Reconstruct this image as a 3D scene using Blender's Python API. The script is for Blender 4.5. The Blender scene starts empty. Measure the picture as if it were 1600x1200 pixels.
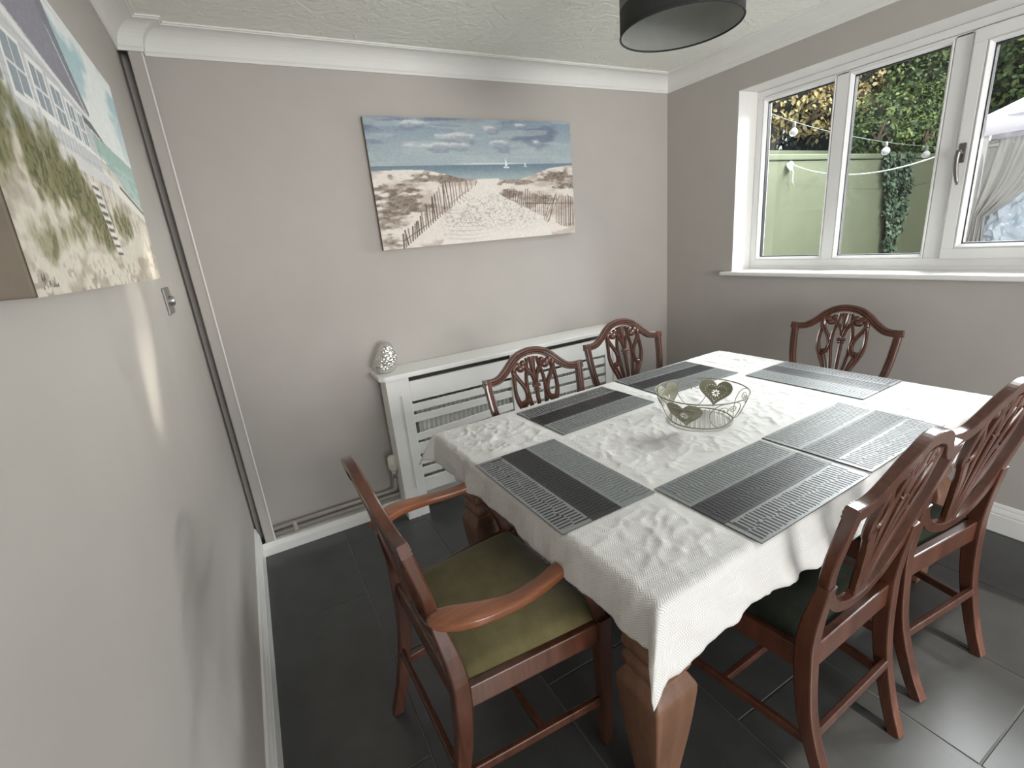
import bpy, bmesh, math, random
import numpy as np
from mathutils import Vector, Matrix, noise

random.seed(7)
RNG = np.random.default_rng(11)
PI = math.pi
SC = bpy.context.scene
COL = SC.collection

# ------------------------------------------------------------------ camera
CAM_POS = (-2.697, -2.572, 1.445)
YAW, PITCH, ROLL = 0.4801, -0.2940, -0.0954


def camera_matrix():
    cy, sy = math.cos(YAW), math.sin(YAW)
    cp, sp = math.cos(PITCH), math.sin(PITCH)
    f = Vector((sy * cp, cy * cp, sp))
    r = Vector((cy, -sy, 0))
    u = r.cross(f)
    c, s = math.cos(ROLL), math.sin(ROLL)
    r2 = c * r + s * u
    u2 = -s * r + c * u
    m = Matrix(((r2.x, u2.x, -f.x), (r2.y, u2.y, -f.y), (r2.z, u2.z, -f.z))).to_4x4()
    m.translation = Vector(CAM_POS)
    return m


cam_data = bpy.data.cameras.new('camera')
cam_data.sensor_width = 36.0
cam_data.lens = 36.0 * 743.016 / 1600.0
cam_data.clip_start = 0.02
cam = bpy.data.objects.new('camera', cam_data)
COL.objects.link(cam)
cam.matrix_world = camera_matrix()
SC.camera = cam

# ------------------------------------------------------------------ world, sun, added lamps, exposure
SC.view_settings.view_transform = 'Standard'
SC.view_settings.look = 'None'
SC.view_settings.gamma = 1.0
SC.view_settings.use_curve_mapping = False
SC.view_settings.exposure = 0.85
SC.cycles.use_denoising = True
SC.cycles.max_bounces = 10
SC.cycles.diffuse_bounces = 5
SC.cycles.transparent_max_bounces = 16
SC.cycles.sample_clamp_indirect = 6.0

world = bpy.data.worlds.new('sky')
SC.world = world
world.use_nodes = True
wn = world.node_tree
wn.nodes.clear()
wo = wn.nodes.new('ShaderNodeOutputWorld')
wb = wn.nodes.new('ShaderNodeBackground')
wb.inputs['Color'].default_value = (0.86, 0.92, 1.0, 1)
wb.inputs['Strength'].default_value = 0.75
wn.links.new(wb.outputs[0], wo.inputs[0])

SUN_TO = Vector((0.10, -0.67, 0.72)).normalized()      # towards the sun


def light(name, kind, energy, color, loc, target=None, size=None, size_y=None, angle=None):
    d = bpy.data.lights.new(name, kind)
    d.energy = energy
    d.color = color
    if kind == 'AREA':
        d.shape = 'RECTANGLE'
        d.size = size
        d.size_y = size_y
    if angle is not None:
        d.angle = angle
    o = bpy.data.objects.new(name, d)
    COL.objects.link(o)
    o.location = loc
    if target is not None:
        o.rotation_euler = (Vector(target) - Vector(loc)).to_track_quat('-Z', 'Y').to_euler()
    return o


light('sun', 'SUN', 2.1, (1.0, 0.93, 0.82), (6, -4, 9), target=Vector((6, -4, 9)) - SUN_TO, angle=math.radians(0.6))
# area lamp added above the garden to stand in for sky through the window
light('sky_lamp', 'AREA', 585.0, (0.96, 0.98, 1.0), (3.4, -1.5, 4.0), target=(-0.9, -1.4, 0.9), size=4.2, size_y=1.9)
# unseen area lamp added low in the garden, shining in under the gazebo
glow = light('garden_fill', 'AREA', 80.0, (1.0, 0.97, 0.93), (6.6, -3.1, 2.0), target=(-2.9, -1.5, 1.0), size=3.2, size_y=2.2)
glow.data.spread = math.radians(46)
# unseen area lamp added in the window wall's side opening, beside and behind the camera
light('side_fill', 'AREA', 2.5, (1.0, 0.97, 0.93), (-0.03, -3.35, 1.15), target=(-2.9, -2.4, 1.0), size=0.9, size_y=1.9)
# area lamp added far behind the camera to brighten the back wall
light('room_fill', 'AREA', 128.0, (1.0, 0.97, 0.95), (-1.95, -7.2, 1.35), target=(-1.6, 0, 1.5), size=2.2, size_y=1.8)
# narrow spot lamp added outside to draw the light streak on the left wall
gleam = light('streak_spot', 'SPOT', 1500.0, (1.0, 0.93, 0.80), (6.0, -2.6, 1.9))
gleam.data.spot_size = math.radians(4.6)
gleam.data.spot_blend = 0.55
gleam.data.shadow_soft_size = 0.03
_z = (Vector((6.0, -2.6, 1.9)) - Vector((-2.93, -1.15, 1.36))).normalized()
_long = Vector((0.0, 0.62, 0.78))
_y = (_long - _z * _long.dot(_z)).normalized()
_x = _y.cross(_z)
gleam.matrix_world = Matrix.Translation((6.0, -2.6, 1.9)) @ Matrix((_x, _y, _z)).transposed().to_4x4() @ Matrix.Diagonal((0.24, 1.0, 1.0, 1.0))


# ------------------------------------------------------------------ helpers
def srgb(r, g, b):
    def f(c):
        c /= 255.0
        return c / 12.92 if c <= 0.04045 else ((c + 0.055) / 1.055) ** 2.4
    return (f(r), f(g), f(b), 1.0)


def obj(name, me, mat=None, parent=None, loc=None, rot=None):
    o = bpy.data.objects.new(name, me)
    COL.objects.link(o)
    if mat is not None and me is not None and hasattr(me, 'materials') and len(me.materials) == 0:
        me.materials.append(mat)
    if parent is not None:
        o.parent = parent
    if loc is not None:
        o.location = loc
    if rot is not None:
        o.rotation_euler = rot
    return o


def tag(o, label, cat=None, group=None, kind=None):
    o['label'] = label
    if cat:
        o['category'] = cat
    if group:
        o['group'] = group
    if kind:
        o['kind'] = kind
    return o


def thing(name, label, cat, loc=(0, 0, 0), rz=0.0, group=None, kind=None):
    o = bpy.data.objects.new(name, None)
    o.empty_display_size = 0.1
    COL.objects.link(o)
    o.location = loc
    o.rotation_euler = (0, 0, rz)
    return tag(o, label, cat, group, kind)


def copy_tree(o, parent=None):
    c = o.copy()
    COL.objects.link(c)
    c.parent = parent
    for ch in list(o.children):
        copy_tree(ch, c)
    return c


def mesh_np(name, V, F, smooth=False, attr=None):
    """V (n,3); F (m,3|4)"""
    V = np.asarray(V, dtype=np.float32)
    F = np.asarray(F, dtype=np.int32)
    me = bpy.data.meshes.new(name)
    me.vertices.add(len(V))
    me.vertices.foreach_set('co', V.ravel())
    k = F.shape[1]
    me.loops.add(F.size)
    me.loops.foreach_set('vertex_index', F.ravel())
    me.polygons.add(len(F))
    me.polygons.foreach_set('loop_start', np.arange(0, F.size, k, dtype=np.int32))
    me.polygons.foreach_set('loop_total', np.full(len(F), k, dtype=np.int32))
    me.update(calc_edges=True)
    if smooth:
        me.polygons.foreach_set('use_smooth', np.ones(len(F), dtype=bool))
    if attr is not None:
        at = me.color_attributes.new('paint', 'FLOAT_COLOR', 'POINT')
        at.data.foreach_set('color', np.asarray(attr, dtype=np.float32).ravel())
    me.validate()
    return me


def grid_faces(nu, nv):
    i = np.arange(nu - 1)[:, None]
    j = np.arange(nv - 1)[None, :]
    a = i * nv + j
    return np.stack([a, a + nv, a + nv + 1, a + 1], -1).reshape(-1, 4)


class MB:
    """collects pieces into one bmesh"""

    def __init__(self):
        self.bm = bmesh.new()

    def box(self, lo, hi, bevel=0.0, seg=2, mat=None):
        lo, hi = Vector(lo), Vector(hi)
        c = (lo + hi) / 2
        d = hi - lo
        m = Matrix.Translation(c) @ Matrix.Diagonal((d.x, d.y, d.z, 1))
        if mat is not None:
            m = mat @ m
        t = bmesh.new()
        bmesh.ops.create_cube(t, size=1.0, matrix=m)
        if bevel > 0:
            bmesh.ops.bevel(t, geom=list(t.edges), offset=bevel, segments=seg, profile=0.5, affect='EDGES', clamp_overlap=True)
        self.merge(t, smooth=False)
        return self

    def merge(self, t, smooth=None):
        me = bpy.data.meshes.new('tmp')
        if smooth is not None:
            for f in t.faces:
                f.smooth = smooth
        t.to_mesh(me)
        t.free()
        self.bm.from_mesh(me)
        bpy.data.meshes.remove(me)

    def add(self, V, F, smooth=False):
        vs = [self.bm.verts.new(v) for v in V]
        for f in F:
            try:
                fc = self.bm.faces.new([vs[i] for i in f])
                fc.smooth = smooth
            except ValueError:
                pass
        return self

    def sweep(self, frames, profile, closed=False, caps=True, smooth=True):
        """frames: list of (pos, a_axis, b_axis, scale_a, scale_b); profile: list of (a,b)"""
        n = len(profile)
        V = []
        for (p, a, b, sa, sb) in frames:
            for (x, y) in profile:
                V.append(p + a * (x * sa) + b * (y * sb))
        F = []
        m = len(frames)
        rng = m if closed else m - 1
        for i in range(rng):
            i2 = (i + 1) % m
            for j in range(n):
                j2 = (j + 1) % n
                F.append((i * n + j, i * n + j2, i2 * n + j2, i2 * n + j))
        self.add(V, F, smooth)
        if caps and not closed:
            vs = self.bm.verts
            vs.ensure_lookup_table()
            base = len(vs) - len(V)
            for k in (0, m - 1):
                try:
                    ff = [vs[base + k * n + j] for j in range(n)]
                    if k == 0:
                        ff.reverse()
                    self.bm.faces.new(ff)
                except ValueError:
                    pass
        return self

    def tube(self, pts, r, n=8, closed=False, smooth=True):
        pts = [Vector(p) for p in pts]
        m = len(pts)
        rs = r if isinstance(r, (list, tuple)) else [r] * m
        prof = [(math.cos(2 * PI * k / n), math.sin(2 * PI * k / n)) for k in range(n)]
        frames = []
        ref = None
        for i, p in enumerate(pts):
            if closed:
                t = pts[(i + 1) % m] - pts[i - 1]
            else:
                t = pts[min(i + 1, m - 1)] - pts[max(i - 1, 0)]
            t.normalize()
            if ref is None:
                ref = Vector((0, 0, 1)) if abs(t.z) < 0.9 else Vector((1, 0, 0))
            a = ref - t * ref.dot(t)
            a.normalize()
            b = t.cross(a)
            ref = a
            frames.append((p, a, b, rs[i], rs[i]))
        return self.sweep(frames, prof, closed=closed, smooth=smooth)

    def lathe(self, prof, n=24, center=(0, 0, 0), square=False, smooth=True):
        c = Vector(center)
        V, F = [], []
        m = len(prof)
        for (r, z) in prof:
            for k in range(n):
                a = 2 * PI * k / n
                V.append(c + Vector((r * math.cos(a), r * math.sin(a), z)))
        for i in range(m - 1):
            for k in range(n):
                k2 = (k + 1) % n
                F.append((i * n + k, i * n + k2, (i + 1) * n + k2, (i + 1) * n + k))
        F.append(tuple(reversed(range(n))))
        F.append(tuple((m - 1) * n + k for k in range(n)))
        return self.add(V, F, smooth)

    def build(self, name, mat, parent=None, loc=None, rot=None, recalc=True):
        if recalc:
            bmesh.ops.recalc_face_normals(self.bm, faces=self.bm.faces)
        me = bpy.data.meshes.new(name)
        self.bm.to_mesh(me)
        self.bm.free()
        return obj(name, me, mat, parent, loc, rot)


def spline(pts, n):
    """Catmull-Rom through points of any dimension -> n samples"""
    P = [np.asarray(p, float) for p in pts]
    P = [2 * P[0] - P[1]] + P + [2 * P[-1] - P[-2]]
    segs = len(P) - 3
    out = []
    for k in range(n):
        t = k / (n - 1) * segs
        i = min(int(t), segs - 1)
        t -= i
        a, b, c, d = P[i:i + 4]
        out.append(0.5 * ((2 * b) + (-a + c) * t + (2 * a - 5 * b + 4 * c - d) * t * t + (-a + 3 * b - 3 * c + d) * t ** 3))
    return out


def rrect(w, h, r, n=2):
    """rounded rectangle profile, half sizes w,h"""
    pts = []
    for cx, cy, a0 in ((w - r, h - r, 0), (-w + r, h - r, 90), (-w + r, -h + r, 180), (w - r, -h + r, 270)):
        for k in range(n + 1):
            a = math.radians(a0 + 90 * k / n)
            pts.append((cx + r * math.cos(a), cy + r * math.sin(a)))
    return pts


# numpy value noise ---------------------------------------------------------
_T = RNG.random((256, 256))


def vnoise(x, y):
    xi = np.floor(x).astype(int)
    yi = np.floor(y).astype(int)
    fx, fy = x - xi, y - yi
    fx = fx * fx * fx * (fx * (fx * 6 - 15) + 10)
    fy = fy * fy * fy * (fy * (fy * 6 - 15) + 10)
    a = _T[xi % 256, yi % 256]
    b = _T[(xi + 1) % 256, yi % 256]
    c = _T[xi % 256, (yi + 1) % 256]
    d = _T[(xi + 1) % 256, (yi + 1) % 256]
    return (a * (1 - fx) + b * fx) * (1 - fy) + (c * (1 - fx) + d * fx) * fy


def fbm(x, y, o=4, g=0.5):
    s, amp, tot = 0, 1.0, 0
    for k in range(o):
        s = s + amp * vnoise(x * 2 ** k + 17.3 * k, y * 2 ** k + 9.1 * k)
        tot += amp
        amp *= g
    return s / tot


def sstep(a, b, x):
    t = np.clip((x - a) / (b - a), 0, 1)
    return t * t * (3 - 2 * t)


# ------------------------------------------------------------------ materials
class NT:
    def __init__(self, name):
        self.m = bpy.data.materials.new(name)
        self.m.use_nodes = True
        self.t = self.m.node_tree
        self.b = self.t.nodes['Principled BSDF']
        self.out = self.t.nodes['Material Output']

    def n(self, typ, **kw):
        nd = self.t.nodes.new(typ)
        for k, v in kw.items():
            setattr(nd, k, v)
        return nd

    def l(self, a, b):
        self.t.links.new(a, b)

    def val(self, inp, v):
        self.b.inputs[inp].default_value = v

    def coord(self, kind='Object', scale=(1, 1, 1), rot=(0, 0, 0)):
        tc = self.n('ShaderNodeTexCoord')
        mp = self.n('ShaderNodeMapping')
        mp.inputs['Scale'].default_value = scale
        mp.inputs['Rotation'].default_value = rot
        self.l(tc.outputs[kind], mp.inputs['Vector'])
        return mp.outputs[0]

    def noise(self, vec, scale, detail=3, rough=0.5, dist=0.0):
        nd = self.n('ShaderNodeTexNoise')
        nd.inputs['Scale'].default_value = scale
        nd.inputs['Detail'].default_value = detail
        nd.inputs['Roughness'].default_value = rough
        nd.inputs['Distortion'].default_value = dist
        if vec is not None:
            self.l(vec, nd.inputs['Vector'])
        return nd

    def ramp(self, fac, stops):
        nd = self.n('ShaderNodeValToRGB')
        e = nd.color_ramp.elements
        while len(e) < len(stops):
            e.new(0.5)
        for i, (p, c) in enumerate(stops):
            e[i].position = p
            e[i].color = c
        self.l(fac, nd.inputs[0])
        return nd.outputs[0]

    def bump(self, height, strength, dist=0.01):
        nd = self.n('ShaderNodeBump')
        nd.inputs['Strength'].default_value = strength
        nd.inputs['Distance'].default_value = dist
        self.l(height, nd.inputs['Height'])
        self.l(nd.outputs[0], self.b.inputs['Normal'])
        return nd

    def math(self, op, a, b=None, c=None):
        nd = self.n('ShaderNodeMath', operation=op)
        for i, v in enumerate((a, b, c)):
            if v is None:
                continue
            if isinstance(v, (int, float)):
                nd.inputs[i].default_value = v
            else:
                self.l(v, nd.inputs[i])
        return nd.outputs[0]


def mul(c, k):
    return (min(c[0] * k, 1), min(c[1] * k, 1), min(c[2] * k, 1), 1)


def simple(name, col, rough=0.5, metal=0.0, var=0.06, scale=30, bump=0.0, bscale=None, spec=0.5, coat=0.0):
    t = NT(name)
    v = t.coord()
    nz = t.noise(v, scale, 4)
    t.l(t.ramp(nz.outputs[0], [(0.3, mul(col, 1 - var)), (0.7, mul(col, 1 + var))]), t.b.inputs['Base Color'])
    t.val('Roughness', rough)
    t.val('Metallic', metal)
    t.val('Specular IOR Level', spec)
    t.val('Coat Weight', coat)
    if bump > 0:
        nb = t.noise(v, bscale or scale * 4, 3)
        t.bump(nb.outputs[0], bump, 0.003)
    return t.m


M = {}
M['wall'] = simple('greige_emulsion', (0.47, 0.443, 0.412, 1), 0.75, var=0.02, scale=6, bump=0.12, bscale=160, spec=0.3)
M['white'] = simple('white_satin_paint', (0.83, 0.83, 0.80, 1), 0.4, var=0.015, scale=8)
M['coving'] = simple('white_coving_paint', (0.80, 0.80, 0.765, 1), 0.7, var=0.015, scale=8)
M['upvc'] = simple('white_window_plastic', (0.80, 0.80, 0.79, 1), 0.28, var=0.01, scale=5)
M['rubber'] = simple('black_gasket', (0.02, 0.02, 0.022, 1), 0.6)
M['reveal'] = simple('white_reveal_paint', (0.78, 0.77, 0.74, 1), 0.6, var=0.015)
M['pipe'] = simple('painted_pipe', (0.44, 0.41, 0.37, 1), 0.45, var=0.03)
M['radiator'] = simple('white_radiator_enamel', (0.85, 0.85, 0.82, 1), 0.35, var=0.02)
M['plastic_white'] = simple('valve_plastic', (0.72, 0.70, 0.63, 1), 0.4, var=0.02)
M['chrome'] = simple('valve_metal', (0.55, 0.55, 0.55, 1), 0.3, metal=1.0)
M['handle'] = simple('pewter_handle', (0.22, 0.21, 0.2, 1), 0.35, metal=0.9)
M['steel_plate'] = simple('brushed_steel', (0.32, 0.31, 0.29, 1), 0.42, metal=0.85)
M['grout'] = simple('floor_grout', (0.13, 0.13, 0.13, 1), 0.8)
M['shade_dark'] = simple('charcoal_shade_fabric', (0.022, 0.023, 0.023, 1), 0.8, var=0.1, scale=120, bump=0.2)
M['shade_grey'] = simple('grey_shade_fabric', (0.17, 0.17, 0.165, 1), 0.8, var=0.08, scale=120, bump=0.2)
M['shade_in'] = simple('pale_shade_lining', (0.30, 0.31, 0.285, 1), 0.6, var=0.03)
M['basket'] = simple('sage_painted_metal', srgb(138, 136, 116), 0.5, var=0.05, spec=0.4)
M['ground'] = simple('patio_concrete', (0.17, 0.165, 0.155, 1), 0.9, var=0.2, scale=4, bump=0.3)
M['gz_frame'] = simple('gazebo_frame_paint', (0.5, 0.5, 0.5, 1), 0.4)
M['tarp'] = simple('dark_tarpaulin', (0.035, 0.038, 0.045, 1), 0.45, var=0.2, scale=6)
M['rope'] = simple('white_rope', (0.75, 0.75, 0.72, 1), 0.8)
M['wire'] = simple('pale_cable', (0.17, 0.21, 0.18, 1), 0.6)
M['socket'] = simple('bulb_socket', (0.2, 0.2, 0.2, 1), 0.5)
M['canvas_edge'] = simple('canvas_edge_cloth', srgb(128, 118, 104), 0.85, var=0.12, scale=18)  # shade on the canvas side is put into this darker tone
M['bark'] = simple('bark', (0.09, 0.07, 0.05, 1), 0.9, var=0.3, scale=20, bump=0.5)
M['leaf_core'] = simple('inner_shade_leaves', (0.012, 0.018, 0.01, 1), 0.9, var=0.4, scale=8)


def ceiling_mat():
    t = NT('textured_ceiling_plaster')
    v = t.coord()
    a = t.noise(v, 7, 3, 0.6, 1.4)
    b = t.noise(v, 26, 3, 0.55, 1.8)
    w = t.n('ShaderNodeTexWave', wave_type='RINGS')
    w.inputs['Scale'].default_value = 5.0
    w.inputs['Distortion'].default_value = 14.0
    w.inputs['Detail'].default_value = 2.0
    w.inputs['Detail Scale'].default_value = 2.2
    t.l(v, w.inputs['Vector'])
    h = t.math('ADD', t.math('MULTIPLY', w.outputs[1], 0.5), t.math('ADD', t.math('MULTIPLY', a.outputs[0], 0.8), b.outputs[0]))
    t.bump(h, 0.38, 0.012)
    t.val('Base Color', (0.89, 0.895, 0.83, 1))
    t.val('Roughness', 0.8)
    t.val('Specular IOR Level', 0.3)
    return t.m


M['ceiling'] = ceiling_mat()


def tile_mat():
    t = NT('charcoal_slate_tile')
    v = t.coord('Object')
    oi = t.n('ShaderNodeObjectInfo')
    a = t.noise(v, 9, 5, 0.6)
    t.l(t.ramp(a.outputs[0], [(0.3, (0.046, 0.047, 0.046, 1)), (0.7, (0.064, 0.065, 0.064, 1))]), t.b.inputs['Base Color'])
    b = t.noise(v, 55, 4, 0.6)
    t.bump(b.outputs[0], 0.05, 0.003)
    t.l(t.math('ADD', t.math('MULTIPLY', a.outputs[0], 0.12), 0.26), t.b.inputs['Roughness'])
    t.val('Specular IOR Level', 0.5)
    return t.m


M['tile'] = tile_mat()


def wood(name, dark, light_, rough=0.28, coat=0.35, scale=(26, 26, 2.2)):
    t = NT(name)
    v = t.coord('Object', scale)
    a = t.noise(v, 1.6, 6, 0.62, 0.8)
    b = t.noise(t.coord('Object', (2.5, 2.5, 2.5)), 2.0, 2)
    mx = t.math('ADD', t.math('MULTIPLY', a.outputs[0], 0.75), t.math('MULTIPLY', b.outputs[0], 0.25))
    t.l(t.ramp(mx, [(0.32, dark), (0.68, light_)]), t.b.inputs['Base Color'])
    t.val('Roughness', rough)
    t.val('Coat Weight', coat)
    t.val('Coat Roughness', 0.2)
    t.bump(a.outputs[0], 0.05, 0.002)
    return t.m


M['mahogany'] = wood('polished_mahogany', (0.050, 0.018, 0.011, 1), (0.130, 0.048, 0.027, 1))
M['mahogany_arm'] = wood('worn_mahogany_arm', (0.16, 0.055, 0.024, 1), (0.29, 0.105, 0.046, 1), scale=(30, 3, 30))
M['pine'] = wood('stained_table_wood', (0.105, 0.050, 0.028, 1), (0.185, 0.092, 0.052, 1), rough=0.5, coat=0.0, scale=(18, 18, 1.5))


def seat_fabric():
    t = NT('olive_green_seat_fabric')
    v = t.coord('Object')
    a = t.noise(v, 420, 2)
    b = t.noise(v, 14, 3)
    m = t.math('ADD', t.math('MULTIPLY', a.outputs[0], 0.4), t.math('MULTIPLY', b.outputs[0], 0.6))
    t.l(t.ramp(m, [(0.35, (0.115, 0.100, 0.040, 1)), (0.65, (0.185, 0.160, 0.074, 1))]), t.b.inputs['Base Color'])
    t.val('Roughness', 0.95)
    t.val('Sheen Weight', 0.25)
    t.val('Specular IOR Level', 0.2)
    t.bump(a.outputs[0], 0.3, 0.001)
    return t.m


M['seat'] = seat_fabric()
M['seat_shaded'] = simple('shaded_green_seat_fabric', (0.022, 0.028, 0.018, 1), 0.95, var=0.15, scale=40, bump=0.2, bscale=400, spec=0.2)  # green seat with the shade under the table put into its colour


def cloth_mat():
    t = NT('white_herringbone_cloth')
    uv = t.n('ShaderNodeUVMap')
    sp = t.n('ShaderNodeSeparateXYZ')
    t.l(uv.outputs[0], sp.inputs[0])
    s, q = sp.outputs[0], sp.outputs[1]
    col = t.math('DIVIDE', q, 0.023)
    tri = t.math('ABSOLUTE', t.math('SUBTRACT', t.math('FRACT', col), 0.5))
    ph = t.math('ADD', t.math('DIVIDE', s, 0.0056), t.math('MULTIPLY', tri, 3.0))
    wv = t.math('SINE', t.math('MULTIPLY', ph, 2 * PI))
    w01 = t.math('ADD', t.math('MULTIPLY', wv, 0.5), 0.5)
    wn_ = t.noise(uv.outputs[0], 900, 2)
    h = t.math('ADD', w01, t.math('MULTIPLY', wn_.outputs[0], 0.25))
    t.bump(h, 0.4, 0.0010)
    t.l(t.ramp(w01, [(0.1, (0.50, 0.49, 0.465, 1)), (0.8, (0.70, 0.69, 0.665, 1))]), t.b.inputs['Base Color'])
    t.val('Roughness', 0.6)
    t.val('Sheen Weight', 0.15)
    t.val('Specular IOR Level', 0.35)
    return t.m


M['cloth'] = cloth_mat()


def vinyl(name, col, rough):
    t = NT(name)
    v = t.coord('Object')
    ck = t.n('ShaderNodeTexChecker')
    ck.inputs['Scale'].default_value = 700
    t.l(v, ck.inputs[0])
    t.bump(ck.outputs[1], 0.12, 0.0005)
    nz = t.noise(v, 90, 3)
    t.l(t.ramp(nz.outputs[0], [(0.3, mul(col, 0.9)), (0.7, mul(col, 1.1))]), t.b.inputs['Base Color'])
    t.val('Roughness', rough)
    t.val('Specular IOR Level', 0.6)
    return t.m


M['mat_a'] = vinyl('placemat_grey_bars', (0.195, 0.204, 0.204, 1), 0.36)
M['mat_b'] = vinyl('placemat_black_bars', (0.018, 0.0185, 0.021, 1), 0.42)
M['mat_c'] = vinyl('placemat_slate_bars', (0.185, 0.198, 0.195, 1), 0.40)
M['mat_black'] = vinyl('placemat_black_backing', (0.011, 0.011, 0.012, 1), 0.45)
M['mat_cd'] = vinyl('placemat_slate_backing', (0.12, 0.130, 0.130, 1), 0.45)


def glass_mat():
    t = NT('window_glass')
    t.t.nodes.remove(t.b)
    tr = t.n('ShaderNodeBsdfTransparent')
    tr.inputs[0].default_value = (0.94, 0.955, 0.95, 1)
    gl = t.n('ShaderNodeBsdfGlossy')
    gl.inputs['Roughness'].default_value = 0.0
    lw = t.n('ShaderNodeLayerWeight')
    lw.inputs[0].default_value = 0.5
    fac = t.math('ADD', t.math('MULTIPLY', t.math('POWER', lw.outputs['Facing'], 5.0), 0.9), 0.035)
    mx = t.n('ShaderNodeMixShader')
    t.l(fac, mx.inputs[0])
    t.l(tr.outputs[0], mx.inputs[1])
    t.l(gl.outputs[0], mx.inputs[2])
    t.l(mx.outputs[0], t.out.inputs[0])
    return t.m


M['glass'] = glass_mat()


def bulb_mat():
    t = NT('clear_bulb_glass')
    t.val('Base Color', (0.95, 0.95, 0.95, 1))
    t.val('Roughness', 0.15)
    t.val('Transmission Weight', 0.7)
    return t.m


M['bulb'] = bulb_mat()


def silver_mat():
    t = NT('hammered_silver')
    v = t.coord()
    vo = t.n('ShaderNodeTexVoronoi')
    vo.inputs['Scale'].default_value = 95
    t.l(v, vo.inputs['Vector'])
    t.bump(vo.outputs['Distance'], 0.9, 0.006)
    t.val('Base Color', (0.80, 0.79, 0.76, 1))
    t.val('Metallic', 1.0)
    t.val('Roughness', 0.16)
    return t.m


M['silver'] = silver_mat()


def paint_mat():
    t = NT('painted_canvas')
    a = t.n('ShaderNodeVertexColor')
    a.layer_name = 'paint'
    t.l(a.outputs[0], t.b.inputs['Base Color'])
    v = t.coord()
    nz = t.noise(v, 500, 2)
    t.bump(nz.outputs[0], 0.15, 0.001)
    t.val('Roughness', 0.6)
    t.val('Specular IOR Level', 0.3)
    return t.m


M['paint'] = paint_mat()


def leaf_mat(name, cols, trans=0.25):
    t = NT(name)
    g = t.n('ShaderNodeNewGeometry')
    n = len(cols)
    t.l(t.ramp(g.outputs['Random Per Island'], [(i / max(n - 1, 1), c) for i, c in enumerate(cols)]), t.b.inputs['Base Color'])
    t.val('Roughness', 0.5)
    t.val('Specular IOR Level', 0.35)
    return t.m


M['leaf_green'] = leaf_mat('green_leaves', [(0.05, 0.085, 0.04, 1), (0.09, 0.15, 0.06, 1), (0.15, 0.23, 0.08, 1), (0.26, 0.32, 0.09, 1)])
M['leaf_dark'] = leaf_mat('dark_ivy_leaves', [(0.03, 0.06, 0.035, 1), (0.055, 0.10, 0.06, 1), (0.10, 0.15, 0.09, 1)])
M['leaf_yellow'] = leaf_mat('autumn_leaves', [(0.28, 0.21, 0.10, 1), (0.62, 0.49, 0.20, 1), (0.75, 0.64, 0.32, 1), (0.38, 0.29, 0.16, 1), (0.20, 0.21, 0.09, 1)])


def greenwall_mat():
    t = NT('green_painted_render')
    v = t.coord()
    a = t.noise(v, 3, 5, 0.6)
    b = t.noise(v, 60, 4, 0.6)
    t.l(t.ramp(a.outputs[0], [(0.3, (0.090, 0.104, 0.062, 1)), (0.7, (0.106, 0.122, 0.075, 1))]), t.b.inputs['Base Color'])
    t.bump(b.outputs[0], 0.3, 0.004)
    t.val('Roughness', 0.85)
    return t.m


M['greenwall'] = greenwall_mat()


def fabric(name, col, rough=0.8, trans=0.0):
    t = NT(name)
    v = t.coord()
    a = t.noise(v, 5, 4)
    t.l(t.ramp(a.outputs[0], [(0.3, mul(col, 0.93)), (0.7, mul(col, 1.05))]), t.b.inputs['Base Color'])
    t.val('Roughness', rough)
    return t.m


M['gz_roof'] = fabric('pale_canopy_fabric', (0.68, 0.66, 0.74, 1))
M['gz_drape'] = fabric('grey_drape_fabric', (0.34, 0.33, 0.32, 1))
M['plastic_sheet'] = fabric('pale_blue_plastic', (0.55, 0.62, 0.70, 1), 0.25)

# ================================================================== ROOM SHELL
CEIL = 2.36
XL = -2.93          # left wall face
YF = -3.9           # front wall (behind the camera)
COV = 0.09
WY0, WY1 = -0.538, -2.56      # window opening along y
WZ0, WZ1 = 1.10, 2.136
WX = 0.165          # inner face of the window frame
WALLT = 0.30

# floor: grout bed with tiles as parts ------------------------------------
fl = MB().box((XL - 0.1, YF - 0.1, -0.06), (0.05, 0.05, -0.003)).build('floor', M['grout'])
tag(fl, 'dark charcoal stone floor tiles laid in a running bond', 'floor', kind='structure')
TW, TL = 0.415, 0.83
full = None
xs0 = -2.935
for ci in range(8):
    x0 = xs0 + ci * TW
    off = -0.656 if ci % 2 == 0 else -0.241
    k = 0
    y = off + TL
    while y > YF:
        y1, y0 = y, y - TL
        a0, a1 = max(x0, XL), min(x0 + TW, 0.0)
        b0, b1 = max(y0, YF), min(y1, 0.0)
        y -= TL
        if a1 - a0 < 0.03 or b1 - b0 < 0.03:
            continue
        g = 0.002
        dz = random.uniform(-0.0006, 0.0003)
        whole = (a1 - a0 > TW - 0.001 and b1 - b0 > TL - 0.001)
        if whole and full is not None:
            t = obj('tile', full, None, fl, (a0, b0, dz))
        else:
            t = MB().box((g, g, -0.012), (a1 - a0 - g, b1 - b0 - g, 0.0), 0.0015, 1).build('tile', M['tile'], fl, (a0, b0, dz))
            if whole:
                full = t.data

ce = MB().box((XL - 0.1, YF - 0.1, CEIL), (0.35, 0.1, CEIL + 0.08)).build('ceiling', M['ceiling'])
tag(ce, 'white swirl textured plaster ceiling', 'ceiling', kind='structure')

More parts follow.
